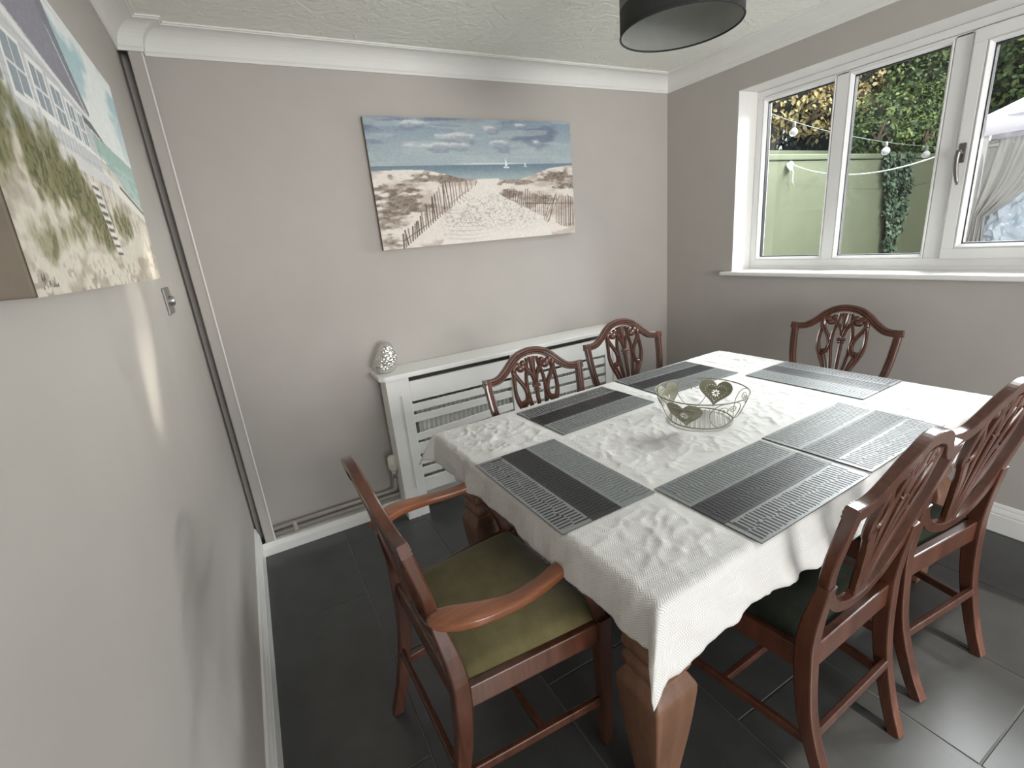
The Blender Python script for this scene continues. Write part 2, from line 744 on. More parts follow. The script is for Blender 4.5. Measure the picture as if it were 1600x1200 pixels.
wb_ = MB().box((XL + 0.034, 0.0, -0.06), (WALLT, 0.12, CEIL)).box((XL - 0.1, 0.065, -0.06), (XL + 0.036, 0.12, CEIL)).build('wall_back', M['wall'])
tag(wb_, 'greige wall with the wide beach canvas and radiator cover', 'wall', kind='structure')
wl = MB().box((XL - 0.12, YF - 0.1, -0.06), (XL, 0.065, CEIL)).build('wall_left', M['wall'])
tag(wl, 'greige wall at the side with the beach house canvas', 'wall', kind='structure')
r = MB()
r.box((0, WY0, -0.06), (WALLT, 0.0, CEIL))
r.box((0, YF - 0.1, -0.06), (WALLT, -3.82, CEIL))
r.box((0, -2.88, -0.06), (WALLT, WY1, CEIL))
r.box((0, -3.82, 2.12), (WALLT, -2.88, CEIL))  # header of an unseen side opening added for the lamp there
r.box((0, WY1, -0.06), (WALLT, WY0, WZ0))
r.box((0, WY1, WZ1), (WALLT, WY0, CEIL))
wr = r.build('wall_right', M['wall'])
tag(wr, 'shaded greige wall around the white window', 'wall', kind='structure')
f_ = MB()  # unseen opening added here so the lamp behind can light the room
f_.box((XL - 0.1, YF - 0.12, -0.06), (-2.5, YF, CEIL))
f_.box((-0.2, YF - 0.12, -0.06), (0.0, YF, CEIL))
f_.box((-2.5, YF - 0.12, 2.12), (-0.2, YF, CEIL))
wf = f_.build('wall_front', M['wall'])
tag(wf, 'greige wall behind the viewer with an opening added to let light in', 'wall', kind='structure')

# boxed corner; gap to the left wall shaped to render as a dark strip
bx = MB()
bx.box((XL + 0.033, -0.045, 0.06), (-2.85, 0.0, CEIL - 0.05), 0.004, 2)
bxo = bx.build('trim_1', M['wall'])
tag(bxo, 'boxed-in pipe casing running up the corner beside the left wall', 'casing', kind='structure')
bead = MB().box((-2.8535, -0.0475, 0.06), (-2.8475, -0.0405, WZ1 + 0.13), 0.001, 1).build('corner_bead', M['reveal'], bxo)


def coving(name, p0, p1, inward, label, m0=1.0, m1=1.0):
    """cove moulding along p0->p1 (wall line at ceiling), inward = unit vector into room; ends mitred by m0,m1"""
    p0, p1, n = Vector(p0), Vector(p1), Vector(inward)
    d = (p1 - p0).normalized()
    prof = [(0, -COV - 0.004), (0.007, -COV - 0.004), (0.008, -COV + 0.006)]
    for k in range(9):
        a = math.radians(90 * k / 8)
        prof.append((0.012 + (COV - 0.022) * (1 - math.cos(a)), -COV + 0.012 + (COV - 0.022) * math.sin(a)))
    prof += [(COV - 0.004, -0.010), (COV - 0.002, -0.006), (COV + 0.004, -0.006), (COV + 0.004, 0.002), (0, 0.002)]
    V = []
    for (a, z) in prof:
        V.append(p0 + n * a + d * (a * m0) + Vector((0, 0, z)))
    for (a, z) in prof:
        V.append(p1 + n * a - d * (a * m1) + Vector((0, 0, z)))
    k = len(prof)
    F = [(i, (i + 1) % k, k + (i + 1) % k, k + i) for i in range(k)]
    F.append(tuple(range(k - 1, -1, -1)))
    F.append(tuple(range(k, 2 * k)))
    o = MB().add(V, F).build(name, M['coving'])
    tag(o, label, 'coving', kind='structure')
    return o


coving('trim_2', (-2.85, 0, CEIL), (0, 0, CEIL), (0, -1, 0), 'white coving along the top of the wall with the wide beach canvas', m0=-0.0)
coving('trim_3', (0, 0, CEIL), (0, YF, CEIL), (-1, 0, 0), 'white coving above the window')
coving('trim_4', (XL, -0.045, CEIL), (XL, YF, CEIL), (1, 0, 0), 'white coving above the beach house canvas', m0=1.0)
# coving returned around the boxed corner
coving('trim_5', (XL, -0.045, CEIL), (-2.85, -0.045, CEIL), (0, -1, 0), 'short white coving return across the boxed-in corner', m0=1.0, m1=-1.0)
coving('trim_6', (-2.85, -0.045, CEIL), (-2.85, 0.0, CEIL), (1, 0, 0), 'tiny white coving return at the side of the boxed-in corner', m0=-1.0, m1=1.0)


def skirting(name, p0, p1, inward, h, label, th=0.018):
    p0, p1, n = Vector(p0), Vector(p1), Vector(inward)
    prof = [(0, 0), (th, 0), (th, h * 0.62), (th - 0.003, h * 0.64), (th - 0.003, h * 0.68), (th, h * 0.70), (th - 0.004, h * 0.80),
            (th - 0.008, h * 0.86), (th - 0.008, h * 0.90), (th - 0.011, h * 0.98), (th - 0.014, h), (0, h)]
    V = [p0 + n * a + Vector((0, 0, z)) for (a, z) in prof] + [p1 + n * a + Vector((0, 0, z)) for (a, z) in prof]
    k = len(prof)
    F = [(i, (i + 1) % k, k + (i + 1) % k, k + i) for i in range(k)]
    F.append(tuple(range(k - 1, -1, -1)))
    F.append(tuple(range(k, 2 * k)))
    return tag(MB().add(V, F).build(name, M['white']), label, 'skirting', kind='structure')


skirting('baseboard_back', (XL, -0.046, 0), (0, -0.046, 0), (0, -1, 0), 0.066, 'low white skirting board under the two painted pipes', th=0.02)
skirting('baseboard_left', (XL, -0.05, 0), (XL, YF, 0), (1, 0, 0), 0.165, 'white skirting board along the left wall')
skirting('baseboard_right', (0, 0, 0), (0, -2.86, 0), (-1, 0, 0), 0.132, 'white moulded skirting board below the window wall')
lg = MB().box((-2.85, -0.046, 0.0), (0.0, 0.0, 0.064)).build('trim_7', M['white'])
tag(lg, 'white ledge behind the low skirting board carrying the pipes', 'ledge', kind='structure')

# ------------------------------------------------------------------ window
win = thing('window_1', 'white plastic window with three lights over a white sill', 'window', (0, 0, 0), kind='structure')
W_OUT = WX + 0.07


def frame_rect(mb, y0, y1, z0, z1, w, x0, x1, bev=0.004):
    """y0>y1 (left to right as seen), members of width w inside the rectangle"""
    mb.box((x0, y1, z1 - w), (x1, y0, z1), bev)
    mb.box((x0, y1, z0), (x1, y0, z0 + w), bev)
    mb.box((x0, y0 - w, z0 + w - 0.003), (x1, y0, z1 - w + 0.003), bev)
    mb.box((x0, y1, z0 + w - 0.003), (x1, y1 + w, z1 - w + 0.003), bev)


def bead_rect(mb, y0, y1, z0, z1, w, d, xf, sgn=1):
    """sloped glazing bead around opening, from the frame face at xf back to xf+d at the sight line"""
    def ring(ins, x):
        return [(x, y0 - ins, z0 + ins), (x, y1 + ins, z0 + ins), (x, y1 + ins, z1 - ins), (x, y0 - ins, z1 - ins)]
    V = ring(0, xf) + ring(w * 0.35, xf - 0.002 * sgn) + ring(w, xf + d * 0.6) + ring(w, xf + d) + ring(0, xf + d)
    F = []
    for k in range(4):
        for i in range(4):
            F.append((k * 4 + i, k * 4 + (i + 1) % 4, (k + 1) * 4 + (i + 1) % 4, (k + 1) * 4 + i))
    mb.add(V, F)


FZ0, FZ1 = 1.140, 2.134
fr = MB()
fr.box((WX, WY1 + 0.04, 2.088), (W_OUT, -0.58, 2.10), 0.0)
frame_rect(fr, -0.540, WY1 + 0.002, FZ0, FZ1, 0.040, WX, W_OUT)
for (a, b) in ((-0.980, -1.042), (-1.456, -1.518), (-2.165, -2.225)):
    fr.box((WX, b, FZ0 + 0.037), (W_OUT, a, FZ1 - 0.037), 0.004)
fr.build('frame', M['upvc'], win)
MB().box((WX - 0.005, WY1 + 0.002, WZ0), (WALLT + 0.03, -0.540, FZ0 + 0.002), 0.004).build('cill', M['upvc'], win)
lights_ = [(-0.580, -0.980), (-1.042, -1.456), (-2.225, WY1 + 0.042)]
for (a, b) in lights_:
    z0, z1 = FZ0 + 0.040, 2.088
    bd = MB()
    bead_rect(bd, a, b, z0, z1, 0.016, 0.022, WX)
    bd.build('glazing_bead', M['upvc'], win)
    g = MB()
    frame_rect(g, a - 0.014, b + 0.014, z0 + 0.014, z1 - 0.014, 0.006, WX + 0.021, WX + 0.046, 0)
    g.build('gasket', M['rubber'], win)
    MB().box((WX + 0.031, b + 0.012, z0 + 0.012), (WX + 0.035, a - 0.012, z1 - 0.012)).build('pane', M['glass'], win)
    o = MB()
    bead_rect(o, a, b, z0, z1, 0.014, -0.022, W_OUT, -1)
    o.build('outer_bead', M['upvc'], win)
# opening casement
SX = WX - 0.016
sa, sb, sz0, sz1 = -1.524, -2.160, FZ0 + 0.034, 2.094
sash = MB()
frame_rect(sash, sa, sb, sz0, sz1, 0.050, SX, W_OUT - 0.01, 0.006)
so = sash.build('casement', M['upvc'], win)
bd = MB()
bead_rect(bd, sa - 0.050, sb + 0.050, sz0 + 0.050, sz1 - 0.050, 0.016, 0.026, SX)
bd.build('glazing_bead', M['upvc'], so)
g = MB()
frame_rect(g, sa - 0.064, sb + 0.064, sz0 + 0.064, sz1 - 0.064, 0.007, SX + 0.025, SX + 0.052, 0)
g.build('gasket', M['rubber'], so)
MB().box((SX + 0.035, sb + 0.06, sz0 + 0.06), (SX + 0.039, sa - 0.06, sz1 - 0.06)).build('pane', M['glass'], so)
h = MB()
hy = sa - 0.024
h.box((SX - 0.008, hy - 0.013, 1.585), (SX + 0.001, hy + 0.013, 1.665), 0.004)
h.tube([(SX - 0.006, hy, 1.628), (SX - 0.026, hy, 1.628), (SX - 0.036, hy + 0.001, 1.62)], 0.010, 8)
fr_ = []
for p in spline([(SX - 0.036, hy, 1.636), (SX - 0.038, hy + 0.002, 1.60), (SX - 0.037, hy - 0.002, 1.55), (SX - 0.034, hy - 0.012, 1.495)], 12):
    fr_.append(Vector(p))
h.tube(fr_, [0.010] * 4 + [0.009] * 5 + [0.008, 0.007, 0.004], 8)
ho = h.build('handle', M['handle'], so)
tag(ho, 'dark pewter casement handle')
# plastered reveals and sill board
rv = MB()
rv.box((0.0005, WY0 - 0.0015, WZ0 + 0.02), (WX + 0.01, WY0 + 0.004, WZ1))
rv.box((0.0005, WY1, WZ1 - 0.0015), (WX + 0.01, WY0, WZ1 + 0.004))
rv.box((0.0005, WY1 - 0.004, WZ0 + 0.02), (WX + 0.01, WY1 + 0.0015, WZ1))
rv.build('reveal', M['reveal'], win)
sl = MB().box((-0.035, WY1 - 0.07, 1.1005), (WX + 0.004, WY0 + 0.068, 1.125), 0.009, 3)
# keep the board out of the side walls: horns sit only in front of the wall face
slo = sl.build('sill_board', M['white'], win)

# ================================================================== PIPES, RADIATOR, COVER
pp = thing('heating_pipe', 'upper of the two greige painted pipes along the skirting', 'pipe', (-2.85, -0.03, 0.124), group='painted pipes above the skirting')
MB().tube([(0, 0, 0), (0.60, 0, 0), (0.635, -0.01, 0.006), (0.642, -0.065, 0.04), (0.644, -0.080, 0.08), (0.644, -0.080, 0.13)], 0.0105, 10).build('tube', M['pipe'], pp)
MB().lathe([(0.012, 0), (0.013, 0.006), (0.013, 0.028), (0.012, 0.034)], 12, (0.644, -0.080, 0.115)).build('nut', M['chrome'], pp)
pp2 = thing('heating_pipe', 'lower of the two greige painted pipes along the skirting', 'pipe', (-2.85, -0.026, 0.090), group='painted pipes above the skirting')
MB().tube([(0, 0, 0), (1.4, 0, 0), (2.1, 0, 0)], 0.0105, 10).build('tube', M['pipe'], pp2)
cl = MB()
cl.box((-2.755, -0.044, 0.078), (-2.735, -0.016, 0.130), 0.005)
cl.tube([(-2.745, -0.042, 0.090), (-2.745, -0.048, 0.090)], 0.007, 8)
tag(cl.build('pipe_clip', M['pipe']), 'greige painted double clip holding the two pipes', 'pipe clip')
# thermostatic valve
vl = thing('radiator_valve', 'cream thermostatic radiator valve beside the white radiator cover', 'valve', (-2.204, -0.110, 0.268))
MB().lathe([(0.013, 0.012), (0.020, 0.020), (0.0235, 0.03), (0.025, 0.06), (0.0245, 0.085), (0.020, 0.098), (0.012, 0.103)], 20).build('dial', M['plastic_white'], vl)
k = MB()
for a in range(10):
    an = 2 * PI * a / 10
    k.box((0.0235 * math.cos(an) - 0.003, 0.0235 * math.sin(an) - 0.003, 0.034), (0.0235 * math.cos(an) + 0.003, 0.0235 * math.sin(an) + 0.003, 0.058), 0.001, 1)
k.build('grip_ribs', M['plastic_white'], vl)
k = MB()
k.lathe([(0.011, -0.022), (0.014, -0.016), (0.014, 0.006), (0.011, 0.014)], 12)
k.tube([(0, 0, -0.004), (0.03, 0, -0.004), (0.08, 0, -0.004)], 0.009, 8)
k.build('valve_body', M['chrome'], vl)

rd = thing('radiator', 'white ribbed radiator seen through the slats of its cover', 'radiator', (0, 0, 0))
n = 44
x0, x1 = -2.035, -0.80
ys, zs = [], []
V = []
steps = n * 8
for i in range(steps + 1):
    ph = (i % 8) / 8.0
    dpt = 0.5 - 0.5 * math.cos(2 * PI * ph)
    dpt = dpt ** 0.8
    V.append((x0 + (x1 - x0) * i / steps, -0.160 + 0.026 * dpt, 0))
VV, FF = [], []
for z, push in ((0.13, 0.016), (0.15, 0.0), (0.60, 0.0), (0.62, 0.016)):
    for v in V:
        VV.append((v[0], v[1] if push == 0 else -0.140, z))
m_ = len(V)
for r_ in range(3):
    for i in range(m_ - 1):
        FF.append((r_ * m_ + i, r_ * m_ + i + 1, (r_ + 1) * m_ + i + 1, (r_ + 1) * m_ + i))
obj('ribbed_panel', mesh_np('ribbed_panel', VV, FF, smooth=True), M['radiator'], rd)
MB().box((x0, -0.125, 0.13), (x1, -0.03, 0.62), 0.006).build('back_panel', M['radiator'], rd)
tg = MB()
for i in range(44):
    xx = x0 + 0.01 + (x1 - x0 - 0.02) * i / 43
    tg.box((xx - 0.004, -0.138, 0.618), (xx + 0.004, -0.032, 0.632))
tg.build('top_grille', M['radiator'], rd)

cv = thing('radiator_cover', 'white slatted radiator cover with one dropped slat under the wide canvas', 'radiator cover', (0, 0, 0))
CX0, CX1 = -2.185, -0.64
CF0, CF1 = -0.195, -0.177      # front board
sh = MB()
# shelf with clipped corners
sp_ = [(-2.215, -0.003), (-2.215, -0.190), (-2.190, -0.214), (CX1 + 0.005, -0.214), (CX1 + 0.030, -0.190), (CX1 + 0.030, -0.003)]
Vs = [(x, y, 0.812) for x, y in sp_] + [(x, y, 0.836) for x, y in sp_]
k = len(sp_)
t = bmesh.new()
bv = [t.verts.new(v) for v in Vs]
t.faces.new([bv[i] for i in range(k)])
t.faces.new([bv[k + i] for i in reversed(range(k))])
for i in range(k):
    t.faces.new([bv[i], bv[k + i], bv[k + (i + 1) % k], bv[(i + 1) % k]])
bmesh.ops.recalc_face_normals(t, faces=t.faces)
bmesh.ops.bevel(t, geom=list(t.edges), offset=0.003, segments=2, affect='EDGES')
sh.merge(t)
sh.build('shelf', M['white'], cv)
SA0, SA1 = -2.063, -1.457      # left grille
SB0, SB1 = -1.360, -0.757      # right grille


def stile(xa, xb, groove):
    s = MB()
    if groove:
        c = (xa + xb) / 2
        s.box((xa, CF0, 0.0), (c - 0.008, CF1, 0.812), 0.002)
        s.box((c + 0.008, CF0, 0.0), (xb, CF1, 0.812), 0.002)
        s.box((c - 0.0085, CF0, 0.0), (c + 0.0085, CF1, 0.175), 0.0)
        s.box((c - 0.0085, CF0, 0.715), (c + 0.0085, CF1, 0.812), 0.0)
        s.box((c - 0.0085, CF0 + 0.008, 0.17), (c + 0.0085, CF1, 0.72), 0.0)
    else:
        s.box((xa, CF0, 0.14), (xb, CF1, 0.812), 0.002)
    return s.build('stile', M['white'], cv)


stile(CX0, SA0, True)
stile(SA1, SB0, False)
stile(SB1, CX1, True)
for x in (CX0, CX1 - 0.018):
    MB().box((x, CF1 - 0.001, 0.0), (x + 0.018, -0.068, 0.812), 0.002).build('side_panel', M['white'], cv)
for (a, b) in ((SA0, SA1), (SB0, SB1)):
    MB().box((a, CF0, 0.673), (b, CF1, 0.784), 0.0015).build('top_rail', M['white'], cv)
    MB().box((a, CF0, 0.14), (b, CF1, 0.218), 0.0015).build('bottom_rail', M['white'], cv)
MB().box((SA1, CF0 + 0.0005, 0.78), (SB0, CF1, 0.812), 0.001).build('packer', M['white'], cv)
slats = [(0.615, 0.656), (0.5525, 0.5935), (0.490, 0.531), (0.4275, 0.4685), (0.365, 0.406), (0.3025, 0.3435), (0.240, 0.281)]
for side, (a, b) in enumerate(((SA0, SA1), (SB0, SB1))):
    for i, (z0, z1) in enumerate(slats):
        if side == 0 and i == 2:      # the slat that has dropped at its left end
            o = MB().box((-0.31, CF0 + 0.004, -0.0205), (0.30, CF1 - 0.002, 0.0205), 0.0015).build('slat', M['white'], cv, ((a + b) / 2, 0, 0.481))
            o.rotation_euler = (0, -math.radians(3.0), 0)
            tag(o, 'loose slat hanging askew')
        elif side == 0 and i == 3:
            MB().box((a - 0.008, CF0 + 0.005, 0.385), (b + 0.008, CF1, 0.4285), 0.0015).build('slat', M['white'], cv)
        elif side == 0 and i == 4:
            MB().box((a - 0.008, CF0 + 0.005, 0.366), (b + 0.008, CF1, 0.3835), 0.0015).build('slat', M['white'], cv)
        else:
            MB().box((a - 0.008, CF0 + 0.005, z0), (b + 0.008, CF1, z1), 0.0015).build('slat', M['white'], cv)

# hammered silver ornament on the shelf
prof = [(0.004, 0.0), (0.026, 0.001), (0.038, 0.010), (0.0455, 0.032), (0.0465, 0.055), (0.043, 0.082), (0.036, 0.106), (0.030, 0.125), (0.024, 0.140), (0.015, 0.150), (0.003, 0.1535)]
pf = [tuple(p) for p in spline(prof, 40)]
orn = MB().lathe(pf, 48)
for v in orn.bm.verts:
    k = max(0.0, 1 - abs(v.co.z - 0.045) / 0.05)
    a = math.atan2(v.co.y, v.co.x)
    v.co.x -= 0.012 * k * max(0, math.cos(a - PI))
    v.co.x += 0.10 * v.co.z
    nn = noise.voronoi(v.co * 85)[0][0]
    v.co += Vector((math.cos(a), math.sin(a), 0)) * (nn - 0.3) * 0.0025
oo = orn.build('ornament', M['silver'], None, (-2.147, -0.100, 0.836))
oo.scale = (1.22, 1.15, 1.03)
tag(oo, 'hammered silver pear-shaped ornament on the end of the radiator cover', 'ornament')

# ------------------------------------------------------------------ switch on the left wall
sw = thing('light_switch', 'brushed steel dimmer switch plate beside the beach house canvas', 'switch', (XL, -0.66, 1.356))
MB().box((0.0, -0.062, -0.043), (0.007, 0.062, 0.043), 0.003).build('plate', M['steel_plate'], sw)
kn = MB()
kn.lathe([(0.016, 0.0), (0.016, 0.010), (0.013, 0.014), (0.004, 0.015)], 20)
kn.build('dimmer_knob', M['chrome'], sw, (0.007, 0.0, 0.0), (0, PI / 2, 0))
for y in (-0.052, 0.052):
    kn = MB()
    kn.lathe([(0.004, 0.0), (0.004, 0.0015), (0.001, 0.0017)], 10)
    kn.build('screw', M['chrome'], sw, (0.007, y, 0.0), (0, PI / 2, 0))

# ------------------------------------------------------------------ pendant drum shade
SHX, SHY, SHZ = -1.427, -1.409, 1.985
SR, SH = 0.172, 0.215
ps = thing('pendant_lamp', 'charcoal and grey drum lampshade hanging from the ceiling above the table', 'lampshade', (SHX, SHY, SHZ))


def ring_wall(z0, z1, r_out, r_in, nseg=72):
    mb = MB()
    V, F = [], []
    for (rr, z) in ((r_out, z0), (r_out, z1), (r_in, z1), (r_in, z0)):
        for i in range(nseg):
            a = 2 * PI * i / nseg
            V.append((rr * math.cos(a), rr * math.sin(a), z))
    for q in range(4):
        for i in range(nseg):
            i2 = (i + 1) % nseg
            F.append((q * nseg + i, q * nseg + i2, ((q + 1) % 4) * nseg + i2, ((q + 1) % 4) * nseg + i))
    mb.add(V, F, True)
    return mb


ring_wall(0.0, 0.066, SR, SR - 0.0012).build('lower_band', M['shade_dark'], ps)
ring_wall(0.066, SH, SR, SR - 0.0012).build('upper_band', M['shade_grey'], ps)
ring_wall(0.004, SH - 0.004, SR - 0.0016, SR - 0.003).build('lining', M['shade_in'], ps)
for z in (0.002, SH - 0.002):
    MB().tube([((SR - 0.001) * math.cos(2 * PI * i / 64), (SR - 0.001) * math.sin(2 * PI * i / 64), z) for i in range(64)], 0.0028, 8, closed=True).build('rim_wire', M['shade_dark'], ps)
mb = MB()
for q in range(3):
    a = 2 * PI * q / 3 + 0.4
    mb.tube([(0.02 * math.cos(a), 0.02 * math.sin(a), SH - 0.03), ((SR - 0.003) * math.cos(a), (SR - 0.003) * math.sin(a), SH - 0.004)], 0.002, 6)
mb.tube([(0.022 * math.cos(2 * PI * i / 24), 0.022 * math.sin(2 * PI * i / 24), SH - 0.03) for i in range(24)], 0.002, 6, closed=True)
mb.build('spider_ring', M['plastic_white'], ps)
MB().lathe([(0.012, SH - 0.06), (0.019, SH - 0.055), (0.019, SH - 0.02), (0.010, SH), (0.006, SH + 0.01)], 16).build('lamp_holder', M['plastic_white'], ps)
MB().tube([(0, 0, SH), (0, 0, CEIL - SHZ - 0.015)], 0.003, 8).build('cord', M['plastic_white'], ps)
MB().lathe([(0.045, CEIL - SHZ - 0.001), (0.044, CEIL - SHZ - 0.014), (0.03, CEIL - SHZ - 0.026), (0.006, CEIL - SHZ - 0.03)], 24).build('ceiling_rose', M['plastic_white'], ps)

# ================================================================== TABLE
TCX, TCY, TRZ = -1.340, -1.455, math.radians(1.9)
TOPZ = 0.7655
LX, LY = 0.8225, 0.5425
tb = thing('dining_table', 'large wooden dining table with bulbous carved legs under the white cloth', 'table', (TCX, TCY, 0), TRZ)
MB().box((-0.808, -0.528, 0.728), (0.808, 0.528, 0.7595), 0.008, 3).build('tabletop', M['pine'], tb)
for (lo, hi) in (((-0.66, -0.475, 0.635), (0.66, -0.452, 0.728)), ((-0.66, 0.452, 0.635), (0.66, 0.475, 0.728)),
                 ((-0.755, -0.38, 0.635), (-0.732, 0.38, 0.728)), ((0.732, -0.38, 0.635), (0.755, 0.38, 0.728))):
    MB().box(lo, hi, 0.002).build('apron', M['pine'], tb)


def square_lathe(prof, rnd=0.10):
    """square-section turned leg: list of (half width, z)"""
    mb = MB()
    fr = []
    for (h, z) in prof:
        fr.append((Vector((0, 0, z)), Vector((1, 0, 0)), Vector((0, 1, 0)), h, h))
    mb.sweep(fr, rrect(1, 1, rnd, 3), smooth=True)
    return mb


leg_prof = [(0.050, 0.7275), (0.050, 0.590), (0.054, 0.585), (0.0545, 0.560), (0.050, 0.552), (0.046, 0.548), (0.050, 0.543), (0.0565, 0.533), (0.0575, 0.515), (0.053, 0.503), (0.046, 0.499),
            (0.048, 0.494), (0.056, 0.486), (0.058, 0.470), (0.054, 0.458), (0.049, 0.452), (0.048, 0.447), (0.052, 0.444), (0.066, 0.418), (0.0685, 0.410), (0.0685, 0.395),
            (0.066, 0.36), (0.062, 0.31), (0.056, 0.25), (0.049, 0.19), (0.042, 0.13), (0.038, 0.09), (0.037, 0.07), (0.043, 0.062), (0.046, 0.045), (0.046, 0.012), (0.042, 0.0)]
leg_me = None
for (x, y) in ((-0.722, -0.442), (-0.722, 0.442), (0.722, -0.442), (0.722, 0.442)):
    if leg_me is None:
        l_ = square_lathe(leg_prof).build('leg', M['pine'], tb, (x, y, 0))
        leg_me = l_.data
    else:
        obj('leg', leg_me, None, tb, (x, y, 0))

# placemats ------------------------------------------------------------
MATS = [  # centre, rotation of the local x axis (outer edge at -x)
    ('placemat in front of the armchair at the end of the table', (-2.026, -1.512), 1.3),
    ('placemat on the near edge nearest the armchair', (-1.618, -1.873), 91.9),
    ('placemat on the near edge farther from the armchair', (-1.130, -1.850), 92.4),
    ('placemat at the window end in front of the end chair', (-0.672, -1.488), 181.9),
    ('placemat on the radiator side nearest the armchair', (-1.608, -1.100), 273.6),
    ('placemat on the radiator side partly behind the wire bowl', (-1.055, -1.060), 270.0),
]
MW, ML = 0.306, 0.468


def table_local(x, y):
    c, s = math.cos(-TRZ), math.sin(-TRZ)
    dx, dy = x - TCX, y - TCY
    return dx * c - dy * s, dx * s + dy * c


# tablecloth --------------------------------------------------------------
OL, OR_, OF, OB = 0.112, 0.118, 0.140, 0.112       # overhangs left, right, front, back
NS, NT_ = 300, 216
s = np.linspace(-LX - OL, LX + OR_, NS)[:, None] * np.ones((1, NT_))
t = np.linspace(-LY - OF, LY + OB, NT_)[None, :] * np.ones((NS, 1))
# wrinkles
wx = fbm(s * 3 + 5, t * 3 + 2, 3) * 0.5
r1 = 1 - np.abs(2 * fbm(s * 6 + wx * 3, t * 9 + 3 + wx * 2, 3) - 1)
r2 = 1 - np.abs(2 * fbm(s * 11 + t * 7 + 40, t * 15 - s * 6 + 11, 3) - 1)
r3 = fbm(s * 4 + 80, t * 4 + 33, 3) - 0.5
r4 = 1 - np.abs(2 * fbm(s * 21 - t * 9 + 140 + wx * 4, t * 17 + s * 12 + 51, 2) - 1)
crump = 0.40 + 0.42 * sstep(-0.45, -0.75, s) * sstep(0.0, 0.25, t) + 0.25 * fbm(s * 2 + 9, t * 2, 2)
h = 1.25 * crump * (0.0034 * (np.clip(r1 - 0.74, 0, 1) / 0.26) ** 1.5 + 0.0050 * (np.clip(r2 - 0.76, 0, 1) / 0.24) ** 1.5 + 0.0046 * (np.clip(r4 - 0.72, 0, 1) / 0.28) ** 1.5) + 0.0012 * r3
mask = np.ones_like(s)
for (_, (mx, my), rot) in MATS:
    lx, ly = table_local(mx, my)
    a = math.radians(rot) - TRZ
    u = (s - lx) * math.cos(a) + (t - ly) * math.sin(a)
    v = -(s - lx) * math.sin(a) + (t - ly) * math.cos(a)
    d = np.maximum(np.abs(u) - MW / 2, np.abs(v) - ML / 2)
    mask = np.minimum(mask, sstep(0.0, 0.045, d))
lbx, lby = table_local(-1.378, -1.474)
mask = np.minimum(mask, sstep(0.11, 0.17, np.hypot(s - lbx, t - lby)))
h = np.clip(h, -0.001, 0.012) * mask * (0.30 + 0.70 * sstep(0.0, 0.10, np.minimum(LX - np.abs(s), LY - np.abs(t))))
a = np.where(s < 0, -s, s) - LX
b = np.where(t < 0, -t, t) - LY
sg_s, sg_t = np.sign(s), np.sign(t)
A = np.clip(a, 0, None)
B = np.clip(b, 0, None)
R0 = 0.016


def arc_out(q):
    th = np.clip(q / R0, 0, PI / 2)
    return R0 * np.sin(th)


def arc_down(q):
    th = np.clip(q / R0, 0, PI / 2)
    return R0 * (1 - np.cos(th)) + np.clip(q - R0 * PI / 2, 0, None)


rr = np.hypot(A, B)
ph = np.arctan2(B, A)
out = arc_out(rr)
down = arc_down(rr)
hang = np.clip(rr / 0.12, 0, 1.3)
# gentle waves of the hanging edge
wave_s = fbm(s * 5.0 + 3, t * 0 + np.where(t < 0, 2.5, 7.5), 3) - 0.5
wave_t = fbm(t * 5.5 + 13, s * 0 + np.where(s < 0, 4.5, 9.5), 3) - 0.5
fine = fbm(s * 16 + 3, t * 16 + 8, 3) - 0.5
cw, sw_ = np.cos(ph), np.sin(ph)
flare = hang * (0.018 + 0.030 * np.where(A > B, wave_t, wave_s) + 0.018 * fine)
down = down + hang * hang * 0.022 * np.where(A > B, wave_t, wave_s)
inner = (rr > 0)
# in the corners the spare cloth makes one soft fold pointing out on the diagonal
lobe = np.where((A > 0) & (B > 0), np.sin(2 * ph), 0.0)
lob = np.clip(rr, 0, None) * 0.40 * lobe ** 1.3
X = np.clip(s, -LX, LX) + sg_s * (out + np.clip(flare, -0.004, None)) * cw * inner + sg_s * lob * 0.80
Y = np.clip(t, -LY, LY) + sg_t * (out + np.clip(flare, -0.004, None)) * sw_ * inner + sg_t * lob * 0.45
Z = TOPZ + h * np.where(rr > 0, np.clip(1 - rr / 0.03, 0, 1), 1) - down * np.where((A > 0) & (B > 0), 1 - 0.17 * lobe, 1)
X = X + sg_s * inner * h * 0.8 * cw
Y = Y + sg_t * inner * h * 0.8 * sw_
me = mesh_np('tablecloth', np.stack([X, Y, Z], -1).reshape(-1, 3), grid_faces(NS, NT_), smooth=True)
uvl = me.uv_layers.new(name='UVMap')
vi = np.empty(len(me.loops), dtype=np.int32)
me.loops.foreach_get('vertex_index', vi)
uv = np.stack([s.ravel()[vi], t.ravel()[vi]], -1).astype(np.float32)
uvl.data.foreach_set('uv', uv.ravel())
co = obj('tablecloth', me, M['cloth'], None, (TCX, TCY, 0), (0, 0, TRZ))
tag(co, 'creased white herringbone tablecloth draped over the dining table', 'tablecloth')
sol = co.modifiers.new('thickness', 'SOLIDIFY')
sol.thickness = 0.0011
sol.offset = -1

